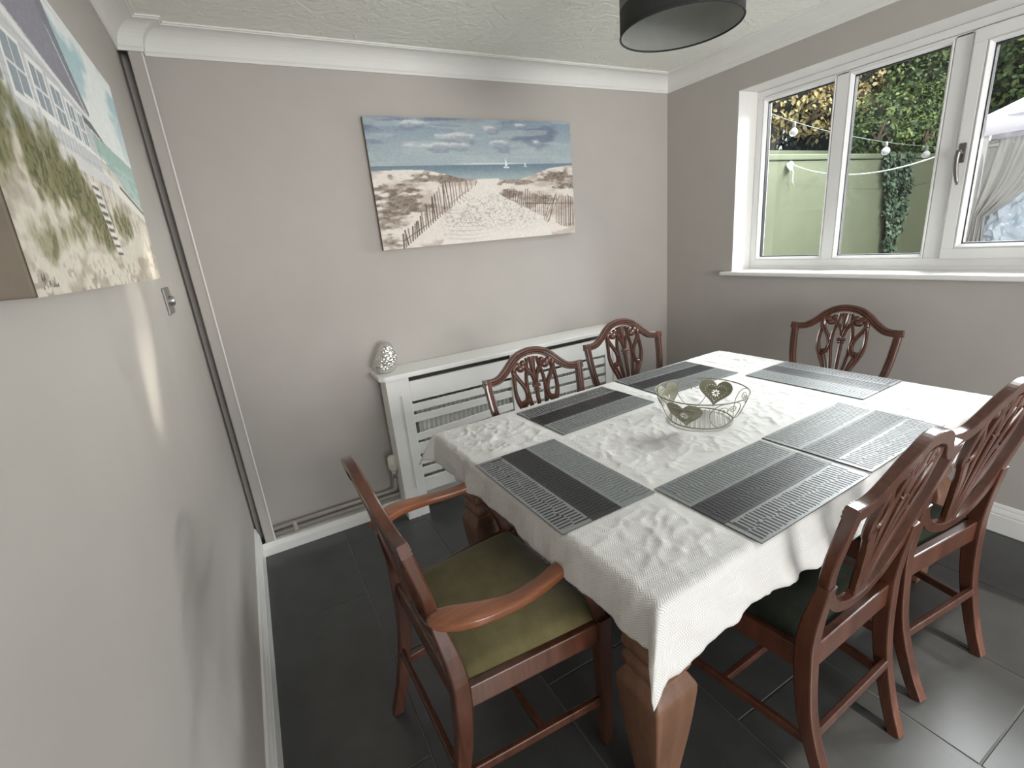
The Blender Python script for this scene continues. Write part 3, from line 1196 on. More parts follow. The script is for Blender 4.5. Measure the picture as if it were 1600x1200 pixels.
def mat_band(par, name, x0, x1, base, bar, rows, cover, seed):
    """woven vinyl band: a dark backing slab with proud bars and webs standing around slots"""
    rs = np.random.default_rng(seed)
    o = MB().box((x0, -ML / 2, 0), (x1, ML / 2, 0.0022), 0.0006, 1).build(name, base, par)
    mb = MB()
    e = 0.006
    z0, z1 = 0.0020, 0.0030
    mb.box((x0 + 0.0003, -ML / 2 + 0.0003, z0), (x1 - 0.0003, -ML / 2 + 0.012, z1))
    mb.box((x0 + 0.0003, ML / 2 - 0.012, z0), (x1 - 0.0003, ML / 2 - 0.0003, z1))
    y0 = -ML / 2 + 0.012
    pitch = (ML - 0.024) / rows
    w = x1 - x0
    for r_ in range(rows):
        mid = (x0 + x1) / 2 + 0.05 * w * math.sin(r_ * 0.9) + rs.normal() * 0.03 * w
        for cidx, (xa, xb) in enumerate(((x0 + 0.0003, mid), (mid, x1 - 0.0003))):
            yb = y0 + (r_ + 0.5 * cidx) * pitch
            if cidx == 1 and r_ == rows - 1:
                continue
            t_ = pitch * cover * rs.uniform(0.85, 1.12)
            mb.box((xa, yb, z0), (xb, yb + t_, z1))
            e0 = xa + w * (rs.uniform(0.05, 0.11) if cidx == 0 else 0.012)
            e1 = xb - w * (rs.uniform(0.05, 0.12) if cidx == 1 else 0.012)
            mb.box((xa, yb + t_ - 0.0002, z0), (e0, yb + pitch + 0.0002, z1 - 0.0001))
            mb.box((e1, yb + t_ - 0.0002, z0), (xb, yb + pitch + 0.0002, z1 - 0.0001))
    c = mb.build('bars', bar, o)
    c['kind'] = 'stuff'
    return o


proto = None
for (lab, (mx, my), rot) in MATS:
    lab = 'grey and black striped ' + lab
    if proto is None:
        proto = thing('placemat', lab, 'placemat', (mx, my, TOPZ + 0.0012), math.radians(rot), 'striped placemats on the table')
        mat_band(proto, 'slotted_band', -MW / 2, -MW / 2 + 0.092, M['mat_black'], M['mat_a'], 36, 0.50, 1)
        mat_band(proto, 'black_band', -MW / 2 + 0.092, -MW / 2 + 0.187, M['mat_black'], M['mat_b'], 36, 0.58, 2)
        mat_band(proto, 'slate_band', -MW / 2 + 0.187, MW / 2, M['mat_cd'], M['mat_c'], 36, 0.58, 3)
    else:
        c = copy_tree(proto)
        c.location = (mx, my, TOPZ + 0.0012)
        c.rotation_euler = (0, 0, math.radians(rot))
        c['label'] = lab

# ------------------------------------------------------------------ wire bowl with hearts
BX, BY, BZ = -1.378, -1.474, TOPZ + 0.001
BRZ = math.atan2(CAM_POS[1] - BY, CAM_POS[0] - BX)       # local +x faces the doorway side of the room
RA0, RB0, RA1, RB1, BH = 0.104, 0.106, 0.152, 0.156, 0.103
bw = thing('wire_bowl', 'sage green wire bowl with punched metal hearts on the white tablecloth', 'bowl', (BX, BY, BZ), BRZ)


def bowl_pt(th, q, off=0.0):
    """th angle, q 0..1 up the wall"""
    f = q ** 0.75
    ra = RA0 + (RA1 - RA0) * f + off
    rb = RB0 + (RB1 - RB0) * f + off
    return Vector((ra * math.cos(th), rb * math.sin(th), 0.006 + BH * q))


MB().tube([bowl_pt(2 * PI * i / 64, 1.0) for i in range(64)], 0.0022, 8, closed=True).build('rim', M['basket'], bw)
MB().tube([bowl_pt(2 * PI * i / 64, 0.0) for i in range(64)], 0.0026, 8, closed=True).build('base_ring', M['basket'], bw)
mb = MB()
for i in range(-6, 7):
    y = i * 0.016
    if abs(y) >= RB0:
        continue
    xx = RA0 * math.sqrt(1 - (y / RB0) ** 2)
    mb.tube([(-xx, y, 0.005), (0, y, 0.0055), (xx, y, 0.005)], 0.0014, 6)
mb.build('base_wires', M['basket'], bw)


def arc_wire(th0, pts, r=0.0015, n=40):
    """pts: (arc offset in metres, q)"""
    rad = 0.125
    return [bowl_pt(th0 + p[0] / rad, min(max(p[1], 0), 1)) for p in spline(pts, n)]


def spiral(cx, cq, r0, turns, sgn, start):
    out = []
    for i in range(26):
        f = i / 25
        r_ = r0 * (1 - 0.80 * f)
        a_ = start + sgn * 2 * PI * turns * f
        out.append((cx + r_ * math.cos(a_), cq + r_ * math.sin(a_) / BH))
    return out


for th in (math.radians(35), math.radians(98), math.radians(-166), math.radians(-68)):
    sc_ = MB()
    loop = [(0, 0.0), (-0.032, 0.16), (-0.050, 0.5), (-0.043, 0.82), (-0.018, 0.99), (0.018, 0.99), (0.043, 0.82), (0.050, 0.5), (0.032, 0.16), (0, 0.0)]
    sc_.tube(arc_wire(th, loop, n=56), 0.0014, 6)
    for sg in (-1, 1):
        sp2 = [(0, 0.60)] + [(x, q) for x, q in spiral(sg * 0.0165, 0.72, 0.0155, 1.35, -sg, PI if sg > 0 else 0)]
        sc_.tube(arc_wire(th, [(p[0], p[1]) for p in sp2], n=60), 0.0011, 6)
    sc_.build('wire_scroll', M['basket'], bw)


def heart_curve():
    cu = bpy.data.curves.new('heart', 'CURVE')
    cu.dimensions = '2D'
    cu.fill_mode = 'BOTH'
    cu.extrude = 0.0009

    def poly(pts):
        s_ = cu.splines.new('POLY')
        s_.points.add(len(pts) - 1)
        for i, p in enumerate(pts):
            s_.points[i].co = (p[0], p[1], 0, 1)
        s_.use_cyclic_u = True

    def heart(k, n):
        out = []
        for i in range(n):
            a_ = 2 * PI * i / n
            x = 16 * math.sin(a_) ** 3
            y = 13 * math.cos(a_) - 5 * math.cos(2 * a_) - 2 * math.cos(3 * a_) - math.cos(4 * a_)
            out.append((x / 16 * 0.054 * k, (y + 2.5) / 16 * 0.053 * k))
        return out
    poly(heart(1.0, 56))
    for p in heart(0.64, 30):
        poly([(p[0] + 0.0015 * math.cos(q * PI / 3), p[1] + 0.0015 * math.sin(q * PI / 3)) for q in range(6)])
    for q in range(8):
        a_ = 2 * PI * q / 8
        c_, s_ = math.cos(a_), math.sin(a_)
        pts = []
        for w in range(10):
            b_ = 2 * PI * w / 10
            lx_, ly_ = 0.0090 + 0.0052 * math.cos(b_), 0.0026 * math.sin(b_)
            pts.append((lx_ * c_ - ly_ * s_, lx_ * s_ + ly_ * c_ + 0.002))
        poly(pts)
    o = bpy.data.objects.new('tmp_heart', cu)
    COL.objects.link(o)
    dg = bpy.context.evaluated_depsgraph_get()
    me_ = bpy.data.meshes.new_from_object(o.evaluated_get(dg))
    bpy.data.objects.remove(o)
    return me_


hm = heart_curve()
for th in (math.radians(-22), math.radians(-122), math.radians(158)):
    me_ = hm.copy()
    for v in me_.vertices:
        q = 0.50 + v.co.y / BH * 0.98
        p = bowl_pt(th + v.co.x / 0.125, min(max(q, 0.0), 1.02), 0.0012 + v.co.z)
        v.co = p
    me_.materials.clear()
    obj('punched_heart', me_, M['basket'], bw)

# ================================================================== CHAIRS
def back_y(v):
    pts = [(0.0, -0.278), (0.2, -0.226), (0.43, -0.196), (0.55, -0.203), (0.7, -0.228), (0.89, -0.272), (1.0, -0.300)]
    for (z0, y0), (z1, y1) in zip(pts, pts[1:]):
        if v <= z1:
            f = (v - z0) / (z1 - z0)
            return y0 + (y1 - y0) * f
    return pts[-1][1]


_bv = [back_y(i / 100) for i in range(101)]


def back_ys(v):
    # softened version
    i = min(max(v * 100, 4), 96)
    return sum(back_y((i + k) / 100) for k in (-4, -2, 0, 2, 4)) / 5


def B3(u, v, w=0.0, hw=0.247):
    c = max(0.0, 1 - (u / hw) ** 2)
    k = 0.006 * min(max((v - 0.50) / 0.2, 0), 1)
    return Vector((u, back_ys(v) - k * c + w, v))


REED = [(-1.0, -0.010), (-0.9, -0.013), (0.9, -0.013), (1.0, -0.010), (1.0, 0.009), (0.86, 0.0125), (0.55, 0.0125), (0.46, 0.0085), (0.36, 0.0125),
        (-0.10, 0.0135), (-0.20, 0.0095), (-0.30, 0.0125), (-0.8, 0.0115), (-1.0, 0.008)]
OVAL = [(math.cos(2 * PI * k / 10), 0.0085 * math.sin(2 * PI * k / 10)) for k in range(10)]
CARV = [(-1.0, -0.006), (-0.6, -0.009), (0.6, -0.009), (1.0, -0.006), (1.0, 0.005), (0.6, 0.010), (0.15, 0.007), (-0.15, 0.007), (-0.6, 0.010), (-1.0, 0.005)]


def back_strip(mb, pts, widths, prof, n=24, w=0.0, hw=0.247, wscale=1.0, flip=1):
    """ribbon in the plane of the back; pts list of (u,v); widths: list of half widths"""
    P = spline(pts, n)
    ws = spline([(x,) for x in widths], n) if isinstance(widths, (list, tuple)) else [(widths,)] * n
    frames = []
    for i in range(n):
        p = P[i]
        q0, q1 = P[max(i - 1, 0)], P[min(i + 1, n - 1)]
        t = B3(q1[0], q1[1], w, hw) - B3(q0[0], q0[1], w, hw)
        t.normalize()
        nrm = Vector((0, 1, 0.16)).normalized()
        a_ = t.cross(nrm)
        a_.normalize()
        b_ = a_.cross(t)
        frames.append((B3(p[0], p[1], w, hw), a_ * flip, b_, float(ws[i][0]), wscale))
    mb.sweep(frames, prof, smooth=False)


def make_chair(name, label, group, ear, arms=False):
    """origin on the floor under the seat, facing +Y"""
    t_ = thing(name, label, 'armchair' if arms else 'chair', (0, 0, 0), 0, group)
    W = M['mahogany']
    k = ear / 0.247
    EZ = 0.880
    wf, wr_ = (0.275, 0.232) if arms else (0.242, 0.196)
    yf, yr = 0.235, -0.19
    # crest rail
    c = MB()
    half = [(ear + 0.004, 0.8745), (ear - 0.012, 0.8735), (0.205 * k, 0.8735), (0.172 * k, 0.881), (0.134 * k, 0.907), (0.094 * k, 0.942), (0.052 * k, 0.965), (0.0, 0.9735)]
    pts = [(-u, v) for u, v in half] + [(u, v) for u, v in reversed(half[:-1])]
    back_strip(c, pts, 0.0165, REED, 60, 0.0, ear, flip=-1)
    c.build('crest_rail', W, t_)
    # stiles with the shield's curved foot
    s_ = MB()
    lh = [(ear - 0.0145, 0.887), (ear - 0.0140, 0.86), (ear - 0.018, 0.80), (ear - 0.026, 0.73), (0.206 * k, 0.665), (0.172 * k, 0.600), (0.118 * k, 0.548), (0.055 * k, 0.522), (0.0, 0.516)]
    pts = [(-u, v) for u, v in lh] + [(u, v) for u, v in reversed(lh[:-1])]
    back_strip(s_, pts, 0.0150, REED, 90, 0.0005, ear, flip=1)
    s_.build('shield_frame', W, t_)
    # carved splat
    p_ = MB()
    back_strip(p_, [(0, 0.53), (0, 0.66), (0, 0.80), (0, 0.835)], [0.007, 0.007, 0.0085, 0.0095], CARV, 10, 0, ear)
    back_strip(p_, [(-0.016, 0.822), (0, 0.822), (0.016, 0.822)], [0.008, 0.009, 0.008], OVAL, 5, 0.003, ear, wscale=1.4)
    back_strip(p_, [(-0.013, 0.806), (0, 0.806), (0.013, 0.806)], [0.004, 0.004, 0.004], OVAL, 5, 0.003, ear, wscale=1.3)
    back_strip(p_, [(0, 0.83), (0.002, 0.88), (0, 0.948)], [0.008, 0.009, 0.016], CARV, 8, 0.0, ear)
    for sg in (-1, 1):
        q = lambda L: [(sg * u * k, v) for u, v in L]
        back_strip(p_, q([(0.004, 0.835), (0.014, 0.875), (0.036, 0.905), (0.046, 0.93)]), [0.006, 0.0075, 0.009, 0.008], CARV, 10, 0.002, ear)
        back_strip(p_, q([(0.010, 0.53), (0.020, 0.62), (0.036, 0.73), (0.046, 0.80), (0.043, 0.86), (0.030, 0.915), (0.026, 0.945)]), [0.006, 0.0065, 0.008, 0.008, 0.0065, 0.006, 0.006], CARV, 22, 0.001, ear)
        back_strip(p_, q([(0.020, 0.53), (0.036, 0.61), (0.060, 0.69), (0.080, 0.738), (0.090, 0.765)]), [0.0075, 0.0095, 0.013, 0.016, 0.012], CARV, 16, -0.001, ear)
        back_strip(p_, q([(0.086, 0.735), (0.098, 0.765), (0.106, 0.805), (0.104, 0.85), (0.098, 0.89), (0.100, 0.935)]), [0.008, 0.010, 0.0075, 0.0075, 0.011, 0.013], CARV, 20, 0.001, ear)
        back_strip(p_, q([(0.102, 0.895), (0.082, 0.862), (0.060, 0.826), (0.052, 0.792), (0.060, 0.768), (0.080, 0.762)]), [0.009, 0.0085, 0.0085, 0.0085, 0.008, 0.007], CARV, 20, 0.003, ear)
        back_strip(p_, q([(0.046, 0.80), (0.050, 0.775), (0.064, 0.752), (0.082, 0.745)]), [0.006, 0.007, 0.007, 0.006], CARV, 12, 0.005, ear)
        # gathered drapery under the crest
        for (u, v, ru, rv) in ((0.062, 0.905, 0.021, 0.017), (0.078, 0.918, 0.020, 0.016), (0.048, 0.926, 0.016, 0.014), (0.098, 0.905, 0.012, 0.018)):
            tmp = bmesh.new()
            bmesh.ops.create_uvsphere(tmp, u_segments=10, v_segments=7, radius=1.0,
                                      matrix=Matrix.Translation(B3(sg * u * k, v, 0.003, ear)) @ Matrix.Diagonal((ru, 0.011, rv, 1)))
            p_.merge(tmp, smooth=True)
    back_strip(p_, [(-0.032, 0.533), (0, 0.530), (0.032, 0.533)], 0.010, CARV, 6, 0.001, ear)
    p_.build('carved_splat', W, t_)
    # rear legs
    for sg in (-1, 1):
        l_ = MB()
        px = [(wr_ - 0.030, -0.283, 0.0), (wr_ - 0.020, -0.248, 0.10), (wr_ - 0.008, -0.212, 0.25), (wr_, -0.198, 0.42), (wr_ + 0.004, -0.203, 0.53), (0.204 * k if not arms else wr_ - 0.018, -0.226, 0.655)]
        P = spline(px, 22)
        frames = []
        for i, p in enumerate(P):
            q0, q1 = Vector(P[max(i - 1, 0)]), Vector(P[min(i + 1, 21)])
            tt = (q1 - q0).normalized()
            ax = Vector((1, 0, 0))
            ax = (ax - tt * ax.dot(tt)).normalized()
            by = tt.cross(ax)
            z = p[2]
            sa_ = 0.0155 + 0.002 * min(z / 0.4, 1)
            sb_ = 0.016 + 0.007 * max(0, 1 - abs(z - 0.42) / 0.35)
            if z > 0.53:
                sb_ = max(0.012, sb_ - 0.04 * (z - 0.53))
            frames.append((Vector((sg * p[0], p[1], z)), ax, by, sa_, sb_))
        l_.sweep(frames, rrect(1, 1, 0.22, 2), smooth=False)
        l_.build('leg', W, t_)
        # front leg, square and tapering
        l_ = MB()
        fx, fy = sg * (wf - 0.022), yf - 0.022
        fr2 = []
        for z, h_ in ((0.0, 0.0145), (0.02, 0.015), (0.40, 0.0215), (0.455, 0.0215)):
            fr2.append((Vector((fx, fy, z)), Vector((1, 0, 0)), Vector((0, 1, 0)), h_, h_))
        l_.sweep(fr2, rrect(1, 1, 0.18, 2), smooth=False)
        l_.build('leg', W, t_)
        # side rail
        r_ = MB()
        pr = rrect(0.011, 0.032, 0.004, 2)
        r_.sweep([(Vector((sg * (wr_ - 0.006), yr - 0.005, 0.418)), Vector((1, 0, 0)), Vector((0, 0, 1)), 1, 1),
                  (Vector((sg * (wf - 0.016), yf - 0.03, 0.418)), Vector((1, 0, 0)), Vector((0, 0, 1)), 1, 1)], pr, smooth=False)
        r_.build('seat_rail', W, t_)
        st = MB()
        pr = rrect(0.008, 0.0135, 0.003, 2)
        st.sweep([(Vector((sg * (wr_ - 0.018), -0.225, 0.165)), Vector((1, 0, 0)), Vector((0, 0, 1)), 1, 1),
                  (Vector((sg * (wf - 0.022), yf - 0.025, 0.165)), Vector((1, 0, 0)), Vector((0, 0, 1)), 1, 1)], pr, smooth=False)
        st.build('stretcher', W, t_)
    MB().box((-wf + 0.03, yf - 0.034, 0.386), (wf - 0.03, yf - 0.010, 0.450), 0.004).build('seat_rail', W, t_)
    MB().box((-wr_ + 0.012, yr - 0.018, 0.386), (wr_ - 0.012, yr + 0.006, 0.455), 0.004).build('seat_rail', W, t_)
    xm = (wr_ + wf) / 2 - 0.024
    MB().box((-xm, 0.005, 0.154), (xm, 0.022, 0.178), 0.003).build('stretcher', W, t_)
    MB().box((-wr_ + 0.022, -0.238, 0.195), (wr_ - 0.022, -0.222, 0.222), 0.003).build('stretcher', W, t_)
    # drop-in seat
    n_ = 26
    VV = []
    for i in range(n_):
        fy_ = i / (n_ - 1)
        y = yr + 0.006 + (yf - 0.014 - yr) * fy_
        hw_ = (wr_ - 0.012) + (wf - wr_) * fy_
        for j in range(n_):
            g_ = j / (n_ - 1) * 2 - 1
            e_ = min(1 - abs(g_), 2 * min(fy_, 1 - fy_)) * 1.0
            dome = (1 - abs(g_) ** 2.6) * (1 - abs(2 * fy_ - 1) ** 2.6)
            edge = min(1, max(0, e_) / 0.10)
            VV.append((g_ * hw_, y, 0.440 + 0.018 * math.sqrt(edge) + (0.046 if arms else 0.030) * dome))
    nb = len(VV)
    FF = [tuple(f) for f in grid_faces(n_, n_)]
    mb = MB().add(VV, [tuple(reversed(f)) for f in FF], True)
    mb.build('seat', M['seat'] if arms else M['seat_shaded'], t_)
    if arms:
        for sg in (-1, 1):
            a_ = MB()
            pts = [(0.222, -0.236, 0.672), (0.248, -0.205, 0.674), (0.272, -0.145, 0.672), (0.280, -0.06, 0.664), (0.272, 0.02, 0.662), (0.262, 0.078, 0.668), (0.260, 0.118, 0.672), (0.262, 0.142, 0.668)]
            ws_ = [0.016, 0.030, 0.030, 0.022, 0.020, 0.021, 0.021, 0.014]
            hs = [0.012, 0.0135, 0.0135, 0.013, 0.0125, 0.012, 0.012, 0.009]
            P = spline(pts, 36)
            wv = spline([(x,) for x in ws_], 36)
            hv = spline([(x,) for x in hs], 36)
            frames = []
            for i, p in enumerate(P):
                tt = (Vector(P[min(i + 1, 35)]) - Vector(P[max(i - 1, 0)])).normalized()
                ax = tt.cross(Vector((0, 0, 1))).normalized()
                bz = ax.cross(tt)
                frames.append((Vector((sg * p[0], p[1], p[2])), Vector((sg * ax.x, ax.y, ax.z)), Vector((sg * bz.x, bz.y, bz.z)), float(wv[i][0]), float(hv[i][0])))
            a_.sweep(frames, rrect(1, 1, 0.55, 4), smooth=True)
            a_.build('arm', M['mahogany_arm'], t_)
            u_ = MB()
            P = spline([(0.262, 0.126, 0.664), (0.264, 0.150, 0.60), (0.260, 0.186, 0.53), (0.254, 0.206, 0.46), (0.253, 0.212, 0.43)], 20)
            frames = []
            for i, p in enumerate(P):
                tt = (Vector(P[min(i + 1, 19)]) - Vector(P[max(i - 1, 0)])).normalized()
                ax = Vector((1, 0, 0))
                frames.append((Vector((sg * p[0], p[1], p[2])), ax, tt.cross(ax), 0.012, 0.017))
            u_.sweep(frames, rrect(1, 1, 0.3, 2), smooth=False)
            u_.build('arm_support', W, t_)
    return t_


GC = 'shield-back chairs around the table'
ch = make_chair('dining_chair', 'shield-back mahogany chair at the near table edge nearest the armchair, seen from behind', GC, 0.240)


def place(c, x, y, rz):
    c.location = (x, y, 0)
    c.rotation_euler = (0, 0, math.radians(rz))


place(ch, -1.535, -1.883, 1.6)
for lab, x, y, rz in (
        ('shield-back mahogany chair at the near table edge closest to the window wall', -0.999, -1.876, -5.0),
        ('shield-back mahogany chair in front of the left half of the radiator cover', -1.693, -1.103, 176.4),
        ('shield-back mahogany chair at the far corner end of the radiator cover', -1.027, -0.916, 174.3),
        ('shield-back mahogany chair at the table end under the window', -0.442, -1.335, 95.0)):
    c = copy_tree(ch)
    c['label'] = lab
    place(c, x, y, rz)
arm = make_chair('armchair', 'mahogany carver armchair with olive green seat at the near end of the table', 'carver', 0.245, True)
del arm['group']
place(arm, -2.277, -1.482, -88.2)

# ================================================================== CANVASES
def lin(c):
    c = np.asarray(c, float) / 255.0
    return np.where(c <= 0.04045, c / 12.92, ((c + 0.055) / 1.055) ** 2.4)


class Pic:
    """small raster painter; u to the right, v upwards, both 0..1"""

    def __init__(self, nu, nv, asp):
        self.u = np.linspace(0, 1, nu)[:, None] * np.ones((1, nv))
        self.v = np.linspace(0, 1, nv)[None, :] * np.ones((nu, 1))
        self.asp = asp
        self.c = np.zeros((nu, nv, 3))

    def lay(self, mask, col):
        m = np.clip(mask, 0, 1)[..., None]
        self.c = self.c * (1 - m) + np.asarray(col, float) * m

    def poly(self, pts, col, alpha=1.0, soft=0.0):
        x, y = self.u, self.v
        ins = np.zeros_like(x, dtype=bool)
        n = len(pts)
        for i in range(n):
            (x0, y0), (x1, y1) = pts[i], pts[(i + 1) % n]
            if y0 == y1:
                continue
            cond = ((y0 > y) != (y1 > y)) & (x < (x1 - x0) * (y - y0) / (y1 - y0) + x0)
            ins ^= cond
        self.lay(ins * alpha, col)

    def line(self, p, q, w, col, alpha=1.0, w2=None):
        ax, ay = p[0] * self.asp, p[1]
        bx, by = q[0] * self.asp, q[1]
        X, Y = self.u * self.asp, self.v
        dx, dy = bx - ax, by - ay
        L2 = dx * dx + dy * dy + 1e-12
        t_ = np.clip(((X - ax) * dx + (Y - ay) * dy) / L2, 0, 1)
        d = np.hypot(X - ax - t_ * dx, Y - ay - t_ * dy)
        ww = w if w2 is None else w + (w2 - w) * t_
        self.lay(alpha * (1 - sstep(ww * 0.7, ww * 1.3, d)), col)


def lerp(a, b, f):
    return np.asarray(a, float) * (1 - f[..., None]) + np.asarray(b, float) * f[..., None]


def paint_beach(nu=520, nv=270):
    P = Pic(nu, nv, 1.94)
    u, v = P.u, P.v
    hz = 0.635
    # sky
    n1 = fbm(u * 5 + 3, v * 11 + 4, 5)
    n2 = fbm(u * 15 + 30 + n1, v * 20 + 14, 5)
    P.c = lerp((150, 166, 172), (120, 140, 156), sstep(0.70, 1.0, v))
    P.lay(sstep(0.50, 0.68, n1) * sstep(0.72, 0.86, v) * 0.85, (92, 106, 128))
    P.lay(sstep(0.52, 0.66, fbm(u * 4 + 60, v * 20 + 8, 4)) * 0.5, (168, 180, 182))
    for (cx, cy, rx, ry) in ((0.40, 0.865, 0.10, 0.045), (0.30, 0.79, 0.13, 0.03), (0.60, 0.82, 0.055, 0.05), (0.56, 0.93, 0.03, 0.03), (0.80, 0.83, 0.035, 0.04), (0.72, 0.96, 0.03, 0.02), (0.22, 0.96, 0.1, 0.03)):
        d = np.hypot((u - cx) / rx, (v - cy) / ry) + (n2 - 0.5) * 1.9
        P.lay(sstep(1.1, 0.35, d) * 0.9, (205, 208, 206))
        d2 = np.hypot((u - cx - 0.01) / rx, (v - cy + ry * 0.9) / ry) + (n2 - 0.5) * 1.9
        P.lay(sstep(1.1, 0.4, d2) * 0.55, (100, 114, 134))
    P.lay(sstep(0.05, 0.0, np.abs(v - hz - 0.012) * 4) * sstep(0.35, 0.5, u) * sstep(0.78, 0.6, u) * 0.8, (214, 220, 218))
    # sea
    sea = lerp((92, 116, 132), (142, 160, 162), sstep(hz, 0.52, v + 0.02 * (fbm(u * 30, v * 120, 3) - 0.5)))
    P.c = np.where((v < hz)[..., None], sea, P.c)
    P.lay((np.abs(v - hz) < 0.006) * 0.8, (84, 108, 124))
    # dunes
    dn = fbm(u * 7 + 8, v * 4, 4)
    left = 0.605 - 0.09 * sstep(0.2, 0.48, u) + 0.03 * (dn - 0.5)
    right = 0.50 + 0.125 * sstep(0.60, 1.0, u) + 0.03 * (dn - 0.5)
    land = ((v < left) & (u < 0.53)) | ((v < right) & (u >= 0.53)) | (v < 0.51)
    s1 = fbm(u * 9 + 3, v * 14 + 40, 5)
    sand = lerp((226, 217, 206), (190, 176, 164), sstep(0.42, 0.70, s1))
    P.c = np.where(land[..., None], sand, P.c)
    # grass banks
    g1 = fbm(u * 26 + 5, v * 40 + 9, 4)
    for (cx, cy, rx, ry, k) in ((0.33, 0.545, 0.20, 0.045, 1), (0.08, 0.35, 0.13, 0.11, 1), (0.10, 0.47, 0.14, 0.03, .8), (0.22, 0.31, 0.08, 0.05, .7), (0.68, 0.49, 0.11, 0.03, .8), (0.63, 0.40, 0.08, 0.05, .9),
                                (0.90, 0.52, 0.13, 0.055, 1), (0.97, 0.45, 0.09, 0.05, .9), (0.78, 0.33, 0.10, 0.05, .7), (0.03, 0.24, 0.08, 0.08, .6), (0.74, 0.27, 0.06, 0.05, .5), (0.05, 0.05, 0.05, 0.05, .8)):
        d = np.hypot((u - cx) / rx, (v - cy) / ry) + (g1 - 0.5) * 2.2
        P.lay(sstep(1.15, 0.4, d) * 0.85 * k * land, (112, 96, 82))
        P.lay(sstep(1.0, 0.1, d) * sstep(0.45, 0.7, fbm(u * 70, v * 50 + cx * 9, 3)) * 0.7 * k * land, (74, 60, 50))
    # path
    P.poly([(0.475, 0.525), (0.585, 0.525), (0.565, 0.46), (0.575, 0.40), (0.63, 0.34), (0.72, 0.27), (0.80, 0.18), (0.86, 0.0), (0.26, 0.0), (0.29, 0.08), (0.31, 0.20), (0.33, 0.30), (0.40, 0.41), (0.46, 0.47)], (228, 222, 213), 0.92)
    pm = sstep(0.47, 0.3, v) * sstep(0.26, 0.32, u) * sstep(0.85, 0.7, u)
    P.lay(sstep(0.55, 0.68, fbm(u * 150, v * 85 + 5, 2)) * pm * 0.6 * sstep(0.02, 0.2, v), (150, 138, 128))
    for i in range(7):
        v0 = 0.03 + 0.035 * i
        P.lay(sstep(0.006, 0.0, np.abs(v - v0 - 0.25 * (u - 0.42) ** 2 * 6)) * sstep(0.29, 0.31, u) * sstep(0.56, 0.4, u) * 0.5, (168, 156, 146))
    # fences
    rs = np.random.default_rng(4)
    dk = (74, 58, 50)
    for i in range(30):
        f = (i / 29) ** 0.85
        x = 0.46 - 0.37 * f - 0.0
        yb = 0.475 - 0.47 * f if f < 0.5 else 0.24 - 0.24 * (f - 0.5) / 0.5 + 0.0
        hgt = 0.03 + 0.20 * math.sin(min(1, f * 1.25) * PI * 0.85) * (0.8 + 0.2 * rs.random())
        c_ = dk if rs.random() < 0.6 else (132, 112, 98)
        P.line((x, yb), (x + 0.004 * rs.normal(), yb + hgt), 0.0035 + 0.0035 * f, c_, 0.95)
    for i in range(38):
        f = i / 37
        x = 0.60 + 0.40 * f
        yt = 0.44 - 0.08 * f if f < 0.55 else 0.33 - 0.02 * f
        yb = 0.36 - 0.34 * min(f * 1.2, 1) * 0.9
        c_ = dk if rs.random() < 0.6 else (134, 112, 98)
        lean = (0.02 if 0.60 < f < 0.72 else 0.004) * (1 + 0.3 * rs.normal())
        P.line((x - lean * 1.5, yb + 0.02), (x + lean, yt + 0.03 * rs.normal() * 0.5 + 0.05 * (f > 0.55) - 0.02), 0.003 + 0.003 * f, c_, 0.9)
    P.line((0.09, 0.06), (0.20, 0.17), 0.004, dk, 0.8)
    P.line((0.20, 0.17), (0.40, 0.42), 0.003, dk, 0.5)
    P.line((0.72, 0.30), (1.0, 0.28), 0.0035, dk, 0.6)
    # boats
    P.poly([(0.620, 0.625), (0.626, 0.70), (0.634, 0.625)], (232, 234, 232))
    P.line((0.616, 0.616), (0.640, 0.615), 0.006, (220, 222, 222))
    P.poly([(0.725, 0.625), (0.729, 0.66), (0.734, 0.625)], (226, 228, 228))
    P.line((0.722, 0.618), (0.738, 0.618), 0.004, (196, 202, 204))
    P.c = P.c * 0.84 + 40
    P.c += (fbm(u * 120, v * 70, 2)[..., None] - 0.5) * 14
    return P


